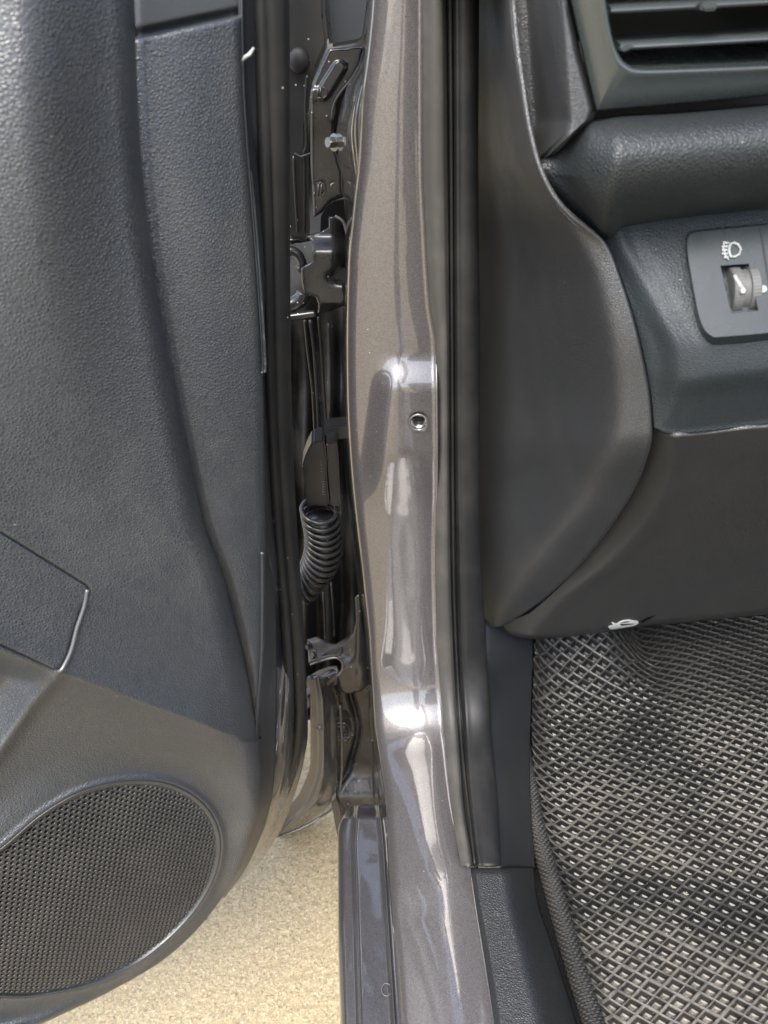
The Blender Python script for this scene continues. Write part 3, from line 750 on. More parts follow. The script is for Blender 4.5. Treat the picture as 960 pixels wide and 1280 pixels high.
# upper hinge
uh = [(360, 297), (384, 294), (400, 290), (411, 284), (411, 271), (419, 270), (427, 275), (431, 284), (434, 302), (434, 322), (430, 334), (417, 345), (419, 350), (425, 349), (429, 352), (433, 372), (430, 382), (418, 388), (397, 392), (398, 380), (395, 372), (390, 370), (381, 368), (378, 362), (376, 336), (380, 332), (391, 326), (391, 304), (386, 299), (361, 302)]
def uh_Y(u, v):
    y = .685 + .016 * sst(318, 292, v) + .020 * sst(412, 436, u) ** 1.5 * sst(360, 335, v) + .018 * sst(376, 394, v)
    return y + .012 * np.exp(-(np.hypot((u - 424) / 10, (v - 346) / 7)) ** 2)
hinge = pressed('upper_hinge', uh, uh_Y, MAT['steel_black'], body, .006, .0018, 2.6, 2.0)
tube('hinge_bar', px_path([(356, 397), (372, 395), (394, 392)], .695), .0035, MAT['steel_black'], hinge, 12)
tube('hinge_hook', px_path([(356, 314), (366, 314), (374, 320), (378, 332), (373, 337)], .70), .0042, MAT['steel_black'], hinge, 12)
tube('hinge_arm', px_path([(352, 383), (366, 380), (376, 374), (380, 366)], .70), .007, MAT['steel_black'], hinge, 12)
tube('hinge_edge', px_path([(419, 270), (428, 276), (432, 286), (435, 304), (434, 322)], .684), .0012, MAT['bolt'], hinge, 8)
# wiring channel
for pts, r in (([(381, 400), (385, 440), (391, 490), (394, 548)], .0016), ([(398, 396), (402, 440), (405, 490), (409, 545)], .0015), ([(396, 440), (398, 470), (401, 505)], .0010), ([(388, 400), (394, 450), (399, 545)], .0022), ([(411, 404), (413, 460), (413, 520)], .0016)):
    tube('wiring_channel', px_path(pts, .73), r, MAT['black_plastic'], body, 8)
prism('cover_tab', px_poly([(405, 535), (433, 531), (434, 549), (412, 551), (406, 545)], .69), np.array([0, .02, 0]), MAT['black_plastic'], body, .0015)
plug = prism('connector_housing', px_poly([(390, 553), (405, 550), (408, 566), (409, 600), (412, 634), (383, 634), (381, 600), (377, 584), (383, 566)], .675), np.array([0, .03, 0]), MAT['black_plastic'], body, .0022)
prism('connector_rib', px_poly([(408, 553), (421, 552), (423, 570), (426, 634), (414, 634), (411, 600)], .668), np.array([0, .03, 0]), MAT['black_plastic'], plug, .0018)
glyph('moulded_text', [[(401, 577 + 4 * k), (403, 577.6 + 4 * k)] for k in range(4)] + [[(402.5, 602 + 3.2 * k), (406, 602 + 3.2 * k)] for k in range(6)], .6745, .00035, MAT['mark'], plug)
for (a, b) in ((424, 560), (427, 575), (429, 600), (431, 622)):
    pass
# corrugated boot
Ls = [(377, 636), (378.5, 645), (380, 653), (381.5, 660), (382.5, 667), (383, 674), (383, 681), (382.5, 687), (381.5, 692), (380, 697), (378.5, 701), (377, 704), (376, 707), (375, 711)]
Rs = [(421, 640), (423, 649), (424.5, 657), (425.5, 665), (426, 673), (426, 682), (425.5, 691), (423.5, 700), (420.5, 709), (416, 717), (410.5, 724), (404, 733), (396, 743), (388, 748)]
Vs, Fs = [], []; cpath, crad = [], []
for (lu, lv), (ru, rv) in zip(Ls, Rs):
    Lp, Rp = on_Y(np.array(lu), np.array(lv), .675), on_Y(np.array(ru), np.array(rv), .675)
    cc = (Lp + Rp) / 2; a = (Rp - Lp) / 2; ln = np.linalg.norm(a); au = a / ln
    b = np.array([0.15, 1.0, 0.32]); b -= au * (b @ au); b /= np.linalg.norm(b)
    cpath.append(cc); crad.append(ln * .80)
    ring = [cc + au * ln * math.cos(t) + b * ln * .9 * math.sin(t) for t in np.linspace(0, 2*math.pi, 40, endpoint=False)]
    me = tube_mesh('ring', ring, .0025, 8, True); o0 = len(Vs)
    Vs += [tuple(v.co) for v in me.vertices]; Fs += [tuple(o0 + i for i in f.vertices) for f in me.polygons]; bpy.data.meshes.remove(me)
boot = link('wiring_boot', mesh_from('wiring_boot', Vs, Fs), MAT['boot_rubber'], body)
tube('boot_core', np.array(cpath)[1:], np.array(crad)[1:], MAT['black_plastic'], boot, 24)
# lower hinge
lh = [(443, 747), (447, 743), (452, 746), (454, 775), (458, 800), (464, 820), (464, 852), (452, 864), (432, 868), (425, 862), (424, 854), (421, 845), (427, 838), (427, 828), (420, 823), (404, 825), (388, 832), (387, 825), (410, 813), (430, 805), (441, 792), (445, 775)]
def lh_Y(u, v):
    y = .675 + .018 * sst(836, 815, v + (u - 430) * .25) * sst(450, 425, u) + .012 * sst(446, 466, u) - .008 * np.exp(-(np.hypot((u - 455) / 9, (v - 843) / 14)) ** 2)
    return y + .012 * sst(850, 868, v)
hl = pressed('lower_hinge', lh, lh_Y, MAT['steel_black'], body, .006, .0018, 2.6, 2.0)
pressed('hinge_top_plate', [(384, 799), (396, 796), (408, 802), (420, 805), (434, 796), (442, 790), (442, 804), (428, 815), (408, 821), (386, 829)], lambda u, v: .679 + .055 * sst(830, 795, v + (u - 410) * .15), MAT['steel_dusty'], hl, .004, .0015, 2.5, 2.0)
pressed('hinge_bracket', [(384, 846), (398, 838), (410, 833), (421, 832), (425, 842), (421, 856), (408, 864), (396, 874), (384, 888)], lambda u, v: .690 + .03 * sst(425, 385, u) - .006 * np.exp(-((v - 852 + (u - 404) * .6) / 8) ** 2), MAT['steel_dusty'], hl, .006, .0025, 4.0, 2.0)
tube('hinge_arm', px_path([(386, 868), (398, 858), (412, 846), (424, 840)], .69), .008, MAT['steel_black'], hl, 14)
tube('hinge_edge', px_path([(388, 831), (404, 825), (420, 822), (428, 828), (428, 837), (422, 845)], .673), .0014, MAT['bolt'], hl, 8)
hexbolt('hex_bolt', on_Y(np.array(388.), np.array(807.), .69), [-.7, -.6, .1], .0038, .006, MAT['steel_black'], hl)
hexbolt('hex_bolt', on_Y(np.array(393.), np.array(819.), .675), [-.6, -.3, .35], .0048, .004, MAT['steel_black'], hl)
hexbolt('hex_bolt', on_Y(np.array(399.), np.array(906.), .66), [.5, -.8, .3], .0042, .009, MAT['bolt'], body)
tube('body_seam', px_path([(404, 740), (406, 770), (407, 800)], .74), .0016, MAT['paint_shaded'], body, 8)
tube('body_seam', px_path([(414, 728), (417, 765), (418, 795)], .74), .0013, MAT['paint_shaded'], body, 8)

# ================================================================== DASHBOARD
dash = section('dashboard', (0.3, 0.6, 0.5))
rim = pchip([(-90, 641), (0, 645), (60, 650), (100, 656), (150, 664), (200, 676), (240, 693), (270, 718), (288, 741), (302, 757), (350, 777), (400, 793), (440, 803), (500, 814), (540, 816), (580, 807), (620, 789), (660, 763), (700, 731), (740, 691), (765, 658), (783, 626)])
rin = pchip([(-90, 632), (0, 636), (100, 647), (200, 664), (250, 688), (300, 720), (350, 744), (400, 756), (440, 764), (500, 769), (530, 767), (580, 752), (620, 731), (660, 701), (700, 670), (740, 640), (765, 622), (783, 615)])
rimY = pchip([(-90, .50), (0, .495), (150, .475), (300, .455), (450, .44), (540, .44), (620, .49), (700, .56), (783, .655)])
cov_L = pchip([(-90, 574), (600, 576), (700, 583), (750, 594), (783, 612)])
def cover_pt(U, V, S):
    inn, rr, L = rin(V), rim(V), cov_L(V)
    yl = np.interp(V, [-90, 600, 783], [.69, .69, .675]); yr = rimY(V)
    w = np.maximum(rr - inn, 1); a = np.clip((U - L) / np.maximum(inn - L, 1), 0, 1); c = np.clip((U - inn) / w, 0, 1)
    yi = yr + .003 + .005 * (w / 50)
    sA = (yi - yl) / np.maximum(inn - L, 1); sB = (yr - yi) / w; tau = np.clip(w * .16, 1.2, 9.0)
    x = (U - inn) / tau; spl = np.where(x > 30, x, np.log1p(np.exp(np.clip(x, -60, 30)))) * tau
    y = yl + sA * (U - L) + (sB - sA) * spl
    y = y + .006 * sst(.90, 1.0, c) ** 2 - .0035 * np.exp(-((rr - U - 6) / 6.0) ** 2) * sst(330, 230, V)
    return on_Y(U, V, y)
sm = np.concatenate([np.linspace(0, .55, 30, endpoint=False), np.linspace(.55, 1, 60)])
patch('end_cover', np.concatenate([np.arange(-90, 740, 4.0), np.arange(740, 784, 1.5)]), cov_L, rim, 90, cover_pt, MAT['dash_matte'], dash, .003, sm)
# knee panel
kn_R = 1240
def kn_low(u): return np.interp(u, [600, 640, 660, 700, 760, 800, 880, 960, 1040, 1240], [790, 797, 800, 797, 790, 783.5, 776, 768, 760, 740])
def kn_top(u): return np.interp(u, [800, 816, 830, 845, 880, 960, 1040, 1240], [534, 536, 542, 545, 542, 532, 522, 497])
ridge = pchip([(535, 850), (600, 840), (650, 815), (700, 770), (740, 720), (770, 690), (800, 662)])
rim_low = pchip([(536, 817), (560, 813), (580, 808), (620, 790), (660, 764), (700, 732), (740, 692), (765, 660), (783, 628), (790, 632), (797, 642), (801, 660)])
def knee_pt(U, V, S):
    # rows run between the seam and the lower edge at the right of the rim curve
    t = np.clip((V - 535) / 255.0, 0, 1)
    y = .438 + .205 * t ** 1.15
    rd = ridge(V) - U
    y = y + .022 * (np.sqrt(1 + (np.clip(rd, 0, None) / 22.0) ** 2) - 1) - .004 * np.exp(-(rd / 16.0) ** 2)
    y = y + .020 * sst(.965, 1.0, (V - 535) / np.maximum(kn_low(U) - 535, 1)) ** 2
    return on_Y(U, V, y)
def build_knee():
    rows, cols = 100, 160
    P = np.zeros((rows, cols, 2))
    for i in range(rows):
        w = i / (rows - 1)
        v0 = 536 + (797 - 536) * w
        uL = float(rim_low(v0)) + .8
        U = uL + (kn_R - uL) * np.linspace(0, 1, cols) ** 1.25
        # each row is warped so the first follows the seam and the last the lower edge
        top = kn_top(U); low = kn_low(U)
        v = v0 + (top - 536) * (1 - w) + (low - 797) * w
        P[i, :, 0] = U; P[i, :, 1] = v
    return P
Q = build_knee(); kp = knee_pt(Q[..., 0], Q[..., 1], 0)
knee = link('knee_panel', grid_mesh('knee_panel', kp), MAT['dash_knee'], dash); thick(knee, .004)
# middle panel carrying the switches
mid_rows = [  # (v, rim u, rim y, ridge u, ridge y, right y)
    (262, 742, .482, 778, .476, .473), (300, 757, .470, 792, .463, .460), (350, 777, .458, 818, .446, .443), (400, 793, .448, 842, .429, .426),
    (440, 803, .443, 860, .419, .417), (470, 809, .441, 862, .4175, .415), (500, 814, .441, 855, .428, .426), (536, 817, .442, 846, .440, .440)]
mv = [r[0] for r in mid_rows]
f_ru, f_ry, f_gu, f_gy, f_yy = [pchip([(r[0], r[k]) for r in mid_rows]) for k in range(1, 6)]
def mid_pt(U, V, S):
    slope = np.clip(U - 860, -200, 400) * -.115     # the horizontals climb to the right
    Vb = np.clip(V - slope * sst(0, 1, (U - f_ru(V)) / 90), 262, 536)
    ru, gu = f_ru(V), f_gu(Vb)
    a = np.clip((U - ru) / np.maximum(gu - ru, 1), 0, 1)
    x = (U - gu) / 14.0
    yl = f_ry(V) + (f_gy(Vb) - f_ry(V)) * a; yr = f_gy(Vb) + (f_yy(Vb) - f_gy(Vb)) * np.clip((U - gu) / 150, 0, 1.5)
    y = np.where(U < gu, yl + .004 * sst(10, 40, gu - U), yr) + .003 * np.exp(-np.abs(x / .8) ** 1.5)
    return on_Y(U, V, y)
def build_mid():
    rows, cols = 110, 170; P = np.zeros((rows, cols, 2)); sc = np.linspace(0, 1, cols) ** 1.2
    for i in range(rows):
        w = i / (rows - 1); U = 760 + (kn_R - 760) * sc
        for _ in range(6):
            top = np.interp(U, [740, 780, 960, 1040, 1240], [278, 270, 252, 244, 224]); low = kn_top(U) - 1.5
            V = top + (low - top) * w; ru = f_ru(V) + .8; U = ru + (kn_R - ru) * sc
        P[i, :, 0] = U; P[i, :, 1] = V
    return P
Q = build_mid(); mp_ = mid_pt(Q[..., 0], Q[..., 1], 0)
link('switch_fascia', grid_mesh('switch_fascia', mp_), MAT['dash_grain'], dash).name
thick(bpy.data.objects['switch_fascia'], .003)
# switch plate on the fascia
A = mid_pt(np.array(890.), np.array(300.), 0); B = mid_pt(np.array(955.), np.array(300.), 0); Cc = mid_pt(np.array(890.), np.array(410.), 0)
SN = np.cross(B - A, Cc - A); SN /= np.linalg.norm(SN)
if SN @ (CAM - A) < 0: SN = -SN
def on_sw(u, v, off):
    r = ray(u, v); d = ((A - CAM) @ SN + off) / (r @ SN); return CAM + r * d[..., None]
def sw_poly(pts, off):
    p = np.array(pts, float); return on_sw(p[:, 0], p[:, 1], np.full(len(p), off))
outline = smooth_loop([(862, 293), (872, 290), (900, 287), (960, 281), (1010, 276)], 4, False).tolist() + smooth_loop([(1010, 410), (960, 416), (900, 421), (890, 420), (881, 412), (874, 395), (867, 360), (861, 325), (859, 303), (862, 293)], 3, False).tolist()[:-1]
# plate split in two keys by a groove, slot cut for the dial
def sw_plate():
    o = np.array(outline); bm = bmesh.new()
    th = .008
    top = [bm.verts.new(p) for p in sw_poly(o, th)]; c = o.mean(0)
    base_pts = o + (o - c) / np.linalg.norm(o - c, axis=1)[:, None] * np.where((o[:, 1] > 380)[:, None], 11.0, 4.0)
    bot = [bm.verts.new(p) for p in sw_poly(base_pts, -.003)]
    slot = [bm.verts.new(p) for p in sw_poly([(900.5, 332), (936, 329.5), (948, 388), (914, 392)], th)]
    slotb = [bm.verts.new(p) for p in sw_poly([(901.5, 333), (936, 330.5), (948, 387), (914.5, 391)], -.010)]
    n = len(top); edges = []
    for i in range(n):
        bm.faces.new((top[i], bot[i], bot[(i+1) % n], top[(i+1) % n]))
    for i in range(4): bm.faces.new((slot[i], slotb[i], slotb[(i+1) % 4], slot[(i+1) % 4]))
    bm.faces.new(slotb)
    es = [bm.edges.get((top[i], top[(i+1) % n])) for i in range(n)] + [bm.edges.get((slot[i], slot[(i+1) % 4])) for i in range(4)]
    bmesh.ops.triangle_fill(bm, edges=es, use_beauty=True)
    bmesh.ops.recalc_face_normals(bm, faces=bm.faces[:])
    bev = [e for e in bm.edges if len(e.link_faces) == 2 and set(e.verts) <= set(top) and e.calc_face_angle(0) > .5]
    bmesh.ops.bevel(bm, geom=bev, offset=.0016, segments=3, affect='EDGES', clamp_overlap=True)
    me = bpy.data.meshes.new('switch_plate'); bm.to_mesh(me); bm.free()
    for p in me.polygons: p.use_smooth = True
    return me
sp = link('switch_plate', sw_plate(), MAT['switch_plastic'], dash); shade_auto(sp, 40)
prism('divider_groove', sw_poly([(949, 284), (951.5, 283.8), (972, 414), (969.5, 414.2)], .0082), -SN * .002, MAT['vent_dark'], dash, 0)
# dial: thumb wheel with ribs
wc = on_sw(np.array(924.), np.array(364.), np.array(-.004)); xa = on_sw(np.array(942.), np.array(362.), np.array(-.006)) - on_sw(np.array(906.), np.array(365.), np.array(-.006))
wl_ = np.linalg.norm(xa); xa /= wl_; yb = np.cross(SN, xa); yb /= np.linalg.norm(yb)
V, F = [], []; n = 96
prof = [(-.46, .0), (-.46, 1.0), (-.42, 1.04), (-.14, 1.04), (-.13, .93), (.13, .93), (.14, 1.04), (.42, 1.04), (.46, 1.0), (.46, 0)]
rad = .0138
for (x, r) in prof:
    for k in range(n):
        t = 2 * math.pi * k / n; rr = rad * r * (1 + (.018 if (k % 2 and r > 1.02) else 0))
        V.append(wc + xa * wl_ * x + (SN * math.cos(t) + yb * math.sin(t)) * rr)
for i in range(len(prof) - 1):
    for k in range(n):
        l = (k + 1) % n; F.append((i*n+k, i*n+l, (i+1)*n+l, (i+1)*n+k))
dial = link('level_dial', mesh_from('level_dial', V, F), MAT['dial_plastic'], dash); shade_auto(dial, 30)
def sw_tube(name, pts, off, r, parent, mat='print', n=8, closed=False):
    p = np.array(pts, float); return tube(name, on_sw(p[:, 0], p[:, 1], np.full(len(p), off)), r, MAT[mat], parent, n, closed)
sw_tube('dial_mark', [(918, 344), (921, 350), (925, 356), (928, 361)], .0100, .0011, dash)
dm = arc(929, 363, 3.2, 3.6, 0, 360, 13)[:-1]; prism('dial_mark', sw_poly(dm, .0112), -SN * .0015, MAT['print'], dash, 0)
dt = arc(954.5, 361, 4.4, 4.4, 0, 360, 15)[:-1]; prism('position_dot', sw_poly(dt, .0086), -SN * .001, MAT['print'], dash, 0)
# headlamp symbol: lamp outline and slanting beams
sw_tube('headlamp_symbol', [(913, 305), (918, 303.5), (923, 306), (926, 312), (924, 318), (919, 321), (913, 321), (911, 313)], .0086, .0008, dash, closed=True)
for k in range(5):
    sw_tube('beam_symbol', [(911 - .2 * k, 304 + 4.3 * k), (902 + (2.4 if k == 0 else 0) + (3 if k == 4 else 0), 303.5 + 4.6 * k)], .0086, .0008, dash)
sw_tube('beam_symbol', [(905, 302), (904, 311), (907, 320), (911, 325)], .0086, .0006, dash)
# hood release symbol and pull notch under the knee panel
def on_knee(u, v, off):
    p = knee_pt(np.asarray(u, float), np.asarray(v, float), 0); w = CAM - p; w /= np.linalg.norm(w, axis=-1)[..., None]; return p + w * off
sym = [(760.3, 783.7), (761.7, 782.2), (766.7, 780.8), (764.7, 778.7), (765.3, 777.6), (770.8, 779.5), (774, 777.3), (778.3, 775.3), (786.7, 774.3), (790.8, 775.2), (797.5, 776), (798.3, 778.7), (795.8, 780.8), (790.8, 783), (785.8, 783.7), (766.7, 786.9), (762.5, 786.5)]
sp_ = np.array(sym)
prism('hood_symbol', on_knee(sp_[:, 0], sp_[:, 1], .0022), FWD * .0008, MAT['white'], dash, 0)
wi = np.array([(775.5, 778.9), (780, 777), (786.5, 776.6), (787, 777.6), (780, 778.6)])
prism('hood_symbol_window', on_knee(wi[:, 0], wi[:, 1], .0026), FWD * .0004, MAT['vent_dark'], dash, 0)
nt_ = np.array([(800, 777), (808, 772.5), (819, 769.5), (812, 774), (803, 778.5)])
prism('release_notch', on_knee(nt_[:, 0], nt_[:, 1], .0012), FWD * .0008, MAT['hole'], dash, 0)
# padded roll below the vent
def pad_edges(u):
    top = np.interp(u, [668, 690, 735, 770, 850, 960, 1040, 1240], [206, 190, 150, 144, 140, 130, 122, 102])
    low = np.interp(u, [668, 690, 720, 757, 780, 850, 960, 1040, 1240], [210, 246, 276, 304, 284, 273, 262, 254, 234])
    return top, low
def build_pad():
    cols = np.concatenate([np.linspace(668, 790, 50, endpoint=False), np.linspace(790, 1240, 60)]); rows = 60
    P = np.zeros((rows, len(cols), 3))
    top, low = pad_edges(cols)
    # smooth the outline a bit
    k = np.array([1, 2, 3, 2, 1.]) / 9
    top = np.convolve(np.pad(top, 2, 'edge'), k, 'valid'); low = np.convolve(np.pad(low, 2, 'edge'), k, 'valid')
    for i in range(rows):
        w = i / (rows - 1); v = top + (low - top) * w
        bul = np.sqrt(np.clip(1 - np.abs(2 * w - 1) ** 2.2, 0, 1))
        x = (cols - 668) / 100.0
        env = sst(0.05, 1.1, x)
        y = .478 - .010 * np.clip(x, 0, 1) - .052 * bul * (.25 + .75 * env) + .012 * w * env
        # soft fold where the end cap turns
        fold = np.interp(w, [0, .5, 1], [735, 722, 768])
        y = y + .010 * sst(6, -30, cols - fold)
        P[i] = on_Y(cols, v, y)
    return P
pad = link('padded_roll', grid_mesh('padded_roll', build_pad()), MAT['pad_grain'], dash); thick(pad, .003)
# dash shoulder between end cover and vent
def sh_pt(U, V, S):
    fold = np.interp(V, [-90, 0, 150, 210], [686, 690, 702, 690])
    y = .505 - .055 * sst(-35, 16, U - fold) + .012 * sst(.88, 1, S)
    return on_Y(U, V, y)
def build_shoulder():
    rows, cols = 70, 60; P = np.zeros((rows, cols, 2))
    for i in range(rows):
        w = i / (rows - 1); s = np.linspace(0, 1, cols)
        v0 = -90 + (207 + 90) * w
        uL = float(rim(v0)) - 4; uR = float(np.interp(v0, [-90, 0, 70, 137, 150, 207], [694, 712, 727, 746, 742, 672]))
        P[i, :, 0] = uL + (uR - uL) * s; P[i, :, 1] = v0
    return P
Q = build_shoulder()
thick(link('dash_shoulder', grid_mesh('dash_shoulder', sh_pt(Q[..., 0], Q[..., 1], np.repeat(np.linspace(0, 1, 60)[None], 70, 0))), MAT['dash_matte'], dash), .003)
# vent bezel: ring of loops from the outer edge into the duct
def rrect(pts, n=7): return smooth_loop(pts, n)
outer = [(700, -95), (706, -40), (713, 0), (729, 70), (744, 134), (748, 139), (770, 137), (860, 129), (960, 119), (1100, 104), (1120, 60), (1120, -40), (1110, -95), (900, -110)]
inner = [(748, -95), (752, -40), (757, 5), (764, 45), (772, 68), (782, 80), (800, 87), (860, 86), (960, 82), (1060, 76), (1085, 50), (1085, -40), (1075, -80), (900, -95)]
def loop3(pts, Y):
    p = smooth_loop(pts, 6); return on_Y(p[:, 0], p[:, 1], Y)
o_, i_ = np.array(outer, float), np.array(inner, float)
ci = i_.mean(0)
lps = [loop3(o_, .462), loop3(o_ * .985 + i_ * .015, .455), loop3(o_ * .95 + i_ * .05, .4515), loop3(o_ * .5 + i_ * .5, .449), loop3(o_ * .2 + i_ * .8, .4475), loop3(o_ * .08 + i_ * .92, .4455), loop3(i_, .447), loop3(i_ + (ci - i_) * .012, .452)]
lp = lps[-1]
for k in range(1, 5): lps.append(lp + np.array([0, .02 * k, 0.002 * k]))
V = np.concatenate(lps); n = len(lps[0]); F = []
for i in range(len(lps) - 1):
    for k in range(n):
        l = (k + 1) % n; F.append((i*n+k, i*n+l, (i+1)*n+l, (i+1)*n+k))
bz = link('vent_bezel', mesh_from('vent_bezel', V, F), MAT['bezel'], dash)
m_ = bz.data; 
if m_.polygons[n * 3].normal.dot(Vector(CAM) - m_.polygons[n * 3].center) < 0: m_.flip_normals()
prism('duct_back', px_poly([(700, -110), (1130, -110), (1130, 130), (740, 130)], .530), np.array([0, .004, 0]), MAT['vent_dark'], dash, 0)
def slat(p0, p1, Y, ext=None):
    a = on_Y(np.array(p0[0] * 1.), np.array(p0[1] * 1.), Y); b = on_Y(np.array(p1[0] * 1.), np.array(p1[1] * 1.), Y)
    sec = [(0, .0004), (.0008, .0017), (.003, .0026), (.034, .0040), (.034, .0022), (.003, -.0010), (.0006, -.0006)]
    ux = (b - a) / np.linalg.norm(b - a); V = []
    for t in (0, 1):
        for (dy, dz) in sec: V.append(a + (b - a) * t + np.array([0, dy, dz]))
    n = len(sec); F = [(k, (k + 1) % n, n + (k + 1) % n, n + k) for k in range(n)] + [tuple(range(n))[::-1], tuple(range(n, 2 * n))]
    o = link('vent_slat', mesh_from('vent_slat', V, F), MAT['slat'], dash); return shade_auto(o, 50)
slat((764, 15), (1085, -3), .455); slat((776, 61), (1085, 43), .455); slat((752, -36), (1085, -52), .455)
prism('vent_tab', px_poly([(877, 3), (893, 2), (899, 6), (898, 13), (880, 15), (875, 10)], .449), np.array([0, .012, 0]), MAT['slat'], dash, .0012)
prism('slat_pin', px_poly([(775, 62), (784, 57), (793, 56), (792, 60), (780, 66)], .4525), np.array([0, .008, 0]), MAT['slat'], dash, .0006)
# closing panels of the dash: top and front wall, out of sight
link('dash_top', box_mesh('dash_top', (.06, .50, 1.09), (1.30, 1.22, 1.13), .01), MAT['dash_matte'], dash)

# ================================================================== FLOOR: carpet and mat
carpet = [(-0.0, 0)]
fl = link('floor_carpet', box_mesh('floor_carpet', (.095, -.6, .29), (1.2, 1.3, .318), 0), MAT['carpet'], body)
link('toe_board', box_mesh('toe_board', (.05, 1.12, .30), (1.3, 1.16, 1.10), 0), MAT['carpet'], body)
tw = link('tunnel_side', box_mesh('tunnel_side', (.62, -.6, .30), (.66, 1.3, .60), .01), MAT['carpet'], body)
floor_mat = thing('floor_mat', 'dusty black rubber floor mat of diamond cells below the dashboard', 'floor mat', (.40, .5, .32))
# left edge of the mat in plan, from the photograph's edge line laid on the floor
e_v = np.array([800, 860, 920, 980, 1030, 1080, 1150, 1220, 1290, 1350.]); e_u = np.array([668, 666, 664, 667, 674, 688, 708, 729, 752, 772.])
eP = on_Z(e_u, e_v, .345)
def mat_h(x, y):
    xl = np.interp(y, eP[::-1, 1], eP[::-1, 0])
    z = .335 + .022 * np.exp(-np.clip(x - xl, 0, None) / .012) * 1.0
    foot = sst(.62, .80, y) * sst(.34, .27, x)                    # footrest at the left
    z = z + .085 * foot
    z = z + .25 * np.clip(y - .86, 0, None) * sst(.30, .40, x)
    z = z - .012 * np.exp(-((x - .335) / .03) ** 2) * sst(.62, .75, y)
    z = z + .004 * np.sin(x * 17 + 1) * np.sin(y * 13)
    return z
DX, DY = .0205, .0138
V, F, MI = [], [], []
rimw = .22
for j in range(-2, 170):
    for i in range(-1, 40):
        cx = .10 + (i + .5 * (j % 2)) * DX; cy = .02 + j * DY * .5
        xl = float(np.interp(cy, eP[::-1, 1], eP[::-1, 0]))
        if cx < xl - .0101 or cx > .62 or cy > 1.10: continue
        b = len(V)
        jx, jy = .0006 * math.sin(i * 3.1 + j * 1.7), .0005 * math.sin(i * 1.3 - j * 2.3)
        for sc_, dz in ((1.0, .0003), (1 - rimw * .55, .0001), (1 - rimw, -.0012), (.50, -.0062), (.24, -.0072)):
            for (ax, ay) in ((1, 0), (0, 1), (-1, 0), (0, -1)):
                f = 0 if sc_ == 1.0 else 1
                x, y = cx + ax * DX / 2 * sc_ + jx * f, cy + ay * DY / 2 * sc_ + jy * f
                V.append([max(x, xl), y, dz])
        V.append([max(cx, xl), cy, -.0068])
        for s in range(4):
            for k in range(4):
                l = (k + 1) % 4; F.append((b + 4*s + k, b + 4*s + l, b + 4*(s+1) + l, b + 4*(s+1) + k)); MI.append((0, 0, 1, 2)[s])
        for k in range(4): F.append((b + 16 + k, b + 16 + (k + 1) % 4, b + 20)); MI.append(2)
V = np.array(V); V[:, 2] += mat_h(V[:, 0], V[:, 1])
cs = mesh_from('cell_sheet', V, F, False)
cso = link('cell_sheet', cs, MAT['eva'], floor_mat); cs.materials.append(MAT['eva_wall_shaded']); cs.materials.append(MAT['eva_floor'])
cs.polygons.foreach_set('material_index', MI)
# woven binding along the edge: real loops of thread
NA, NR = 900, 40
ev = np.linspace(930, 1350, NA); eu = np.interp(ev, e_v, e_u); shift = sst(930, 1010, ev)
pe = on_Z(eu, ev, .352) + np.array([-.004, 0, 0])
T = np.gradient(pe, axis=0); T /= np.linalg.norm(T, axis=1)[:, None]
A = np.cross(T, [0, 0, 1.0]); A /= np.linalg.norm(A, axis=1)[:, None]; B = np.cross(A, T)
arc_l = np.concatenate([[0], np.cumsum(np.linalg.norm(np.diff(pe, axis=0), axis=1))])
th = np.linspace(0, 2 * math.pi, NR, endpoint=False)
row = arc_l[:, None] / .0026; colm = th[None] * 10 / (2 * math.pi)
ph = np.floor(row) % 2 * .5
pat = np.abs(np.sin(row * math.pi)) ** .6 * np.abs(np.sin((colm + ph) * math.pi)) ** .7
rr = (.0076 + .0024 * pat) * (.3 + .7 * shift)[:, None]
VB = pe[:, None] + rr[..., None] * (A[:, None] * np.cos(th)[None, :, None] + B[:, None] * np.sin(th)[None, :, None])
FB = [(i*NR + k, (i+1)*NR + k, (i+1)*NR + (k+1) % NR, i*NR + (k+1) % NR) for i in range(NA - 1) for k in range(NR)]
link('edge_binding', mesh_from('edge_binding', VB.reshape(-1, 3), FB), MAT['weave'], floor_mat)

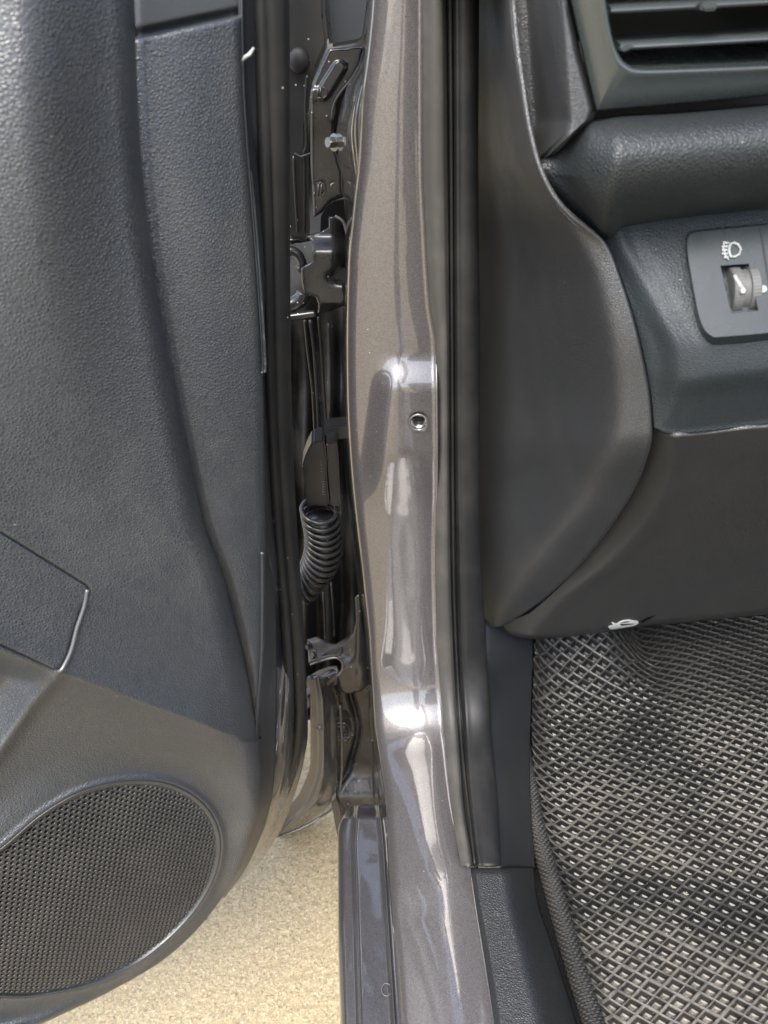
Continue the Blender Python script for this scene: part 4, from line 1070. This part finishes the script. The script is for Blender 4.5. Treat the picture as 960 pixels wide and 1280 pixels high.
rng = random.Random(4)
VC, FC = [], []
for k in range(420):
    x, y = .19 + .36 * rng.random(), .14 + .44 * rng.random() ** 1.2
    if x < np.interp(y, eP[::-1, 1], eP[::-1, 0]) + .008: continue
    z = float(mat_h(np.array(x), np.array(y))) - rng.choice((.0045, .0045, .0052, -.0004)); r = .0005 + .0012 * rng.random() ** 3; b = len(VC)
    for (dx, dy, dz) in ((1, 0, 0), (-.3, .9, 0), (-.8, -.5, 0), (.1, .1, .8), (.1, 0, -.6)):
        VC.append((x + dx * r * (.6 + rng.random()), y + dy * r * (.6 + rng.random()), z + dz * r))
    for f in ((0, 1, 3), (1, 2, 3), (2, 0, 3), (1, 0, 4), (2, 1, 4), (0, 2, 4)): FC.append(tuple(b + q for q in f))
MAT['grit'] = m_plain('grit', (.34, .30, .22), .8, .3)
cr = link('grit', mesh_from('grit', VC, FC, False), MAT['grit'], None)
cr['kind'] = 'stuff'; cr['label'] = 'pale sandy grit and crumbs caught in the cells of the black floor mat'
# ================================================================== rest of the car round the frame
link('centre_pillar', box_mesh('centre_pillar', (-.03, -.62, .42), (.07, -.45, 1.45), .03), MAT['body'], body)
link('sill_rear', box_mesh('sill_rear', (-.02, -.9, .22), (.11, .0, .40), .03), MAT['body'], body)
ws_ = np.array([(.06, 1.00, 1.06), (.09, .70, 1.22), (.14, .35, 1.36), (.18, .0, 1.43), (.18, -.5, 1.44), (.16, -1.0, 1.38)])
link('roof_rail', tube_mesh('roof_rail', smooth_loop(ws_, 6, False), .035, 14), MAT['body'], body)
sb = box_mesh('seat', (.22, -.62, .45), (.72, -.10, .62), .05); link('seat_cushion', sb, MAT['felt'], body)
link('seat_backrest', box_mesh('seat_backrest', (.22, -.78, .58), (.72, -.62, 1.25), .06), MAT['felt'], body)
link('fender', box_mesh('fender', (-.10, .86, .25), (.0, 1.9, 1.0), .03), MAT['body'], body)
link('bonnet', box_mesh('bonnet', (-.05, 1.0, .98), (1.5, 1.9, 1.02), .01), MAT['body'], body)
op = link('outer_panel', outer_me, MAT['body'], door)
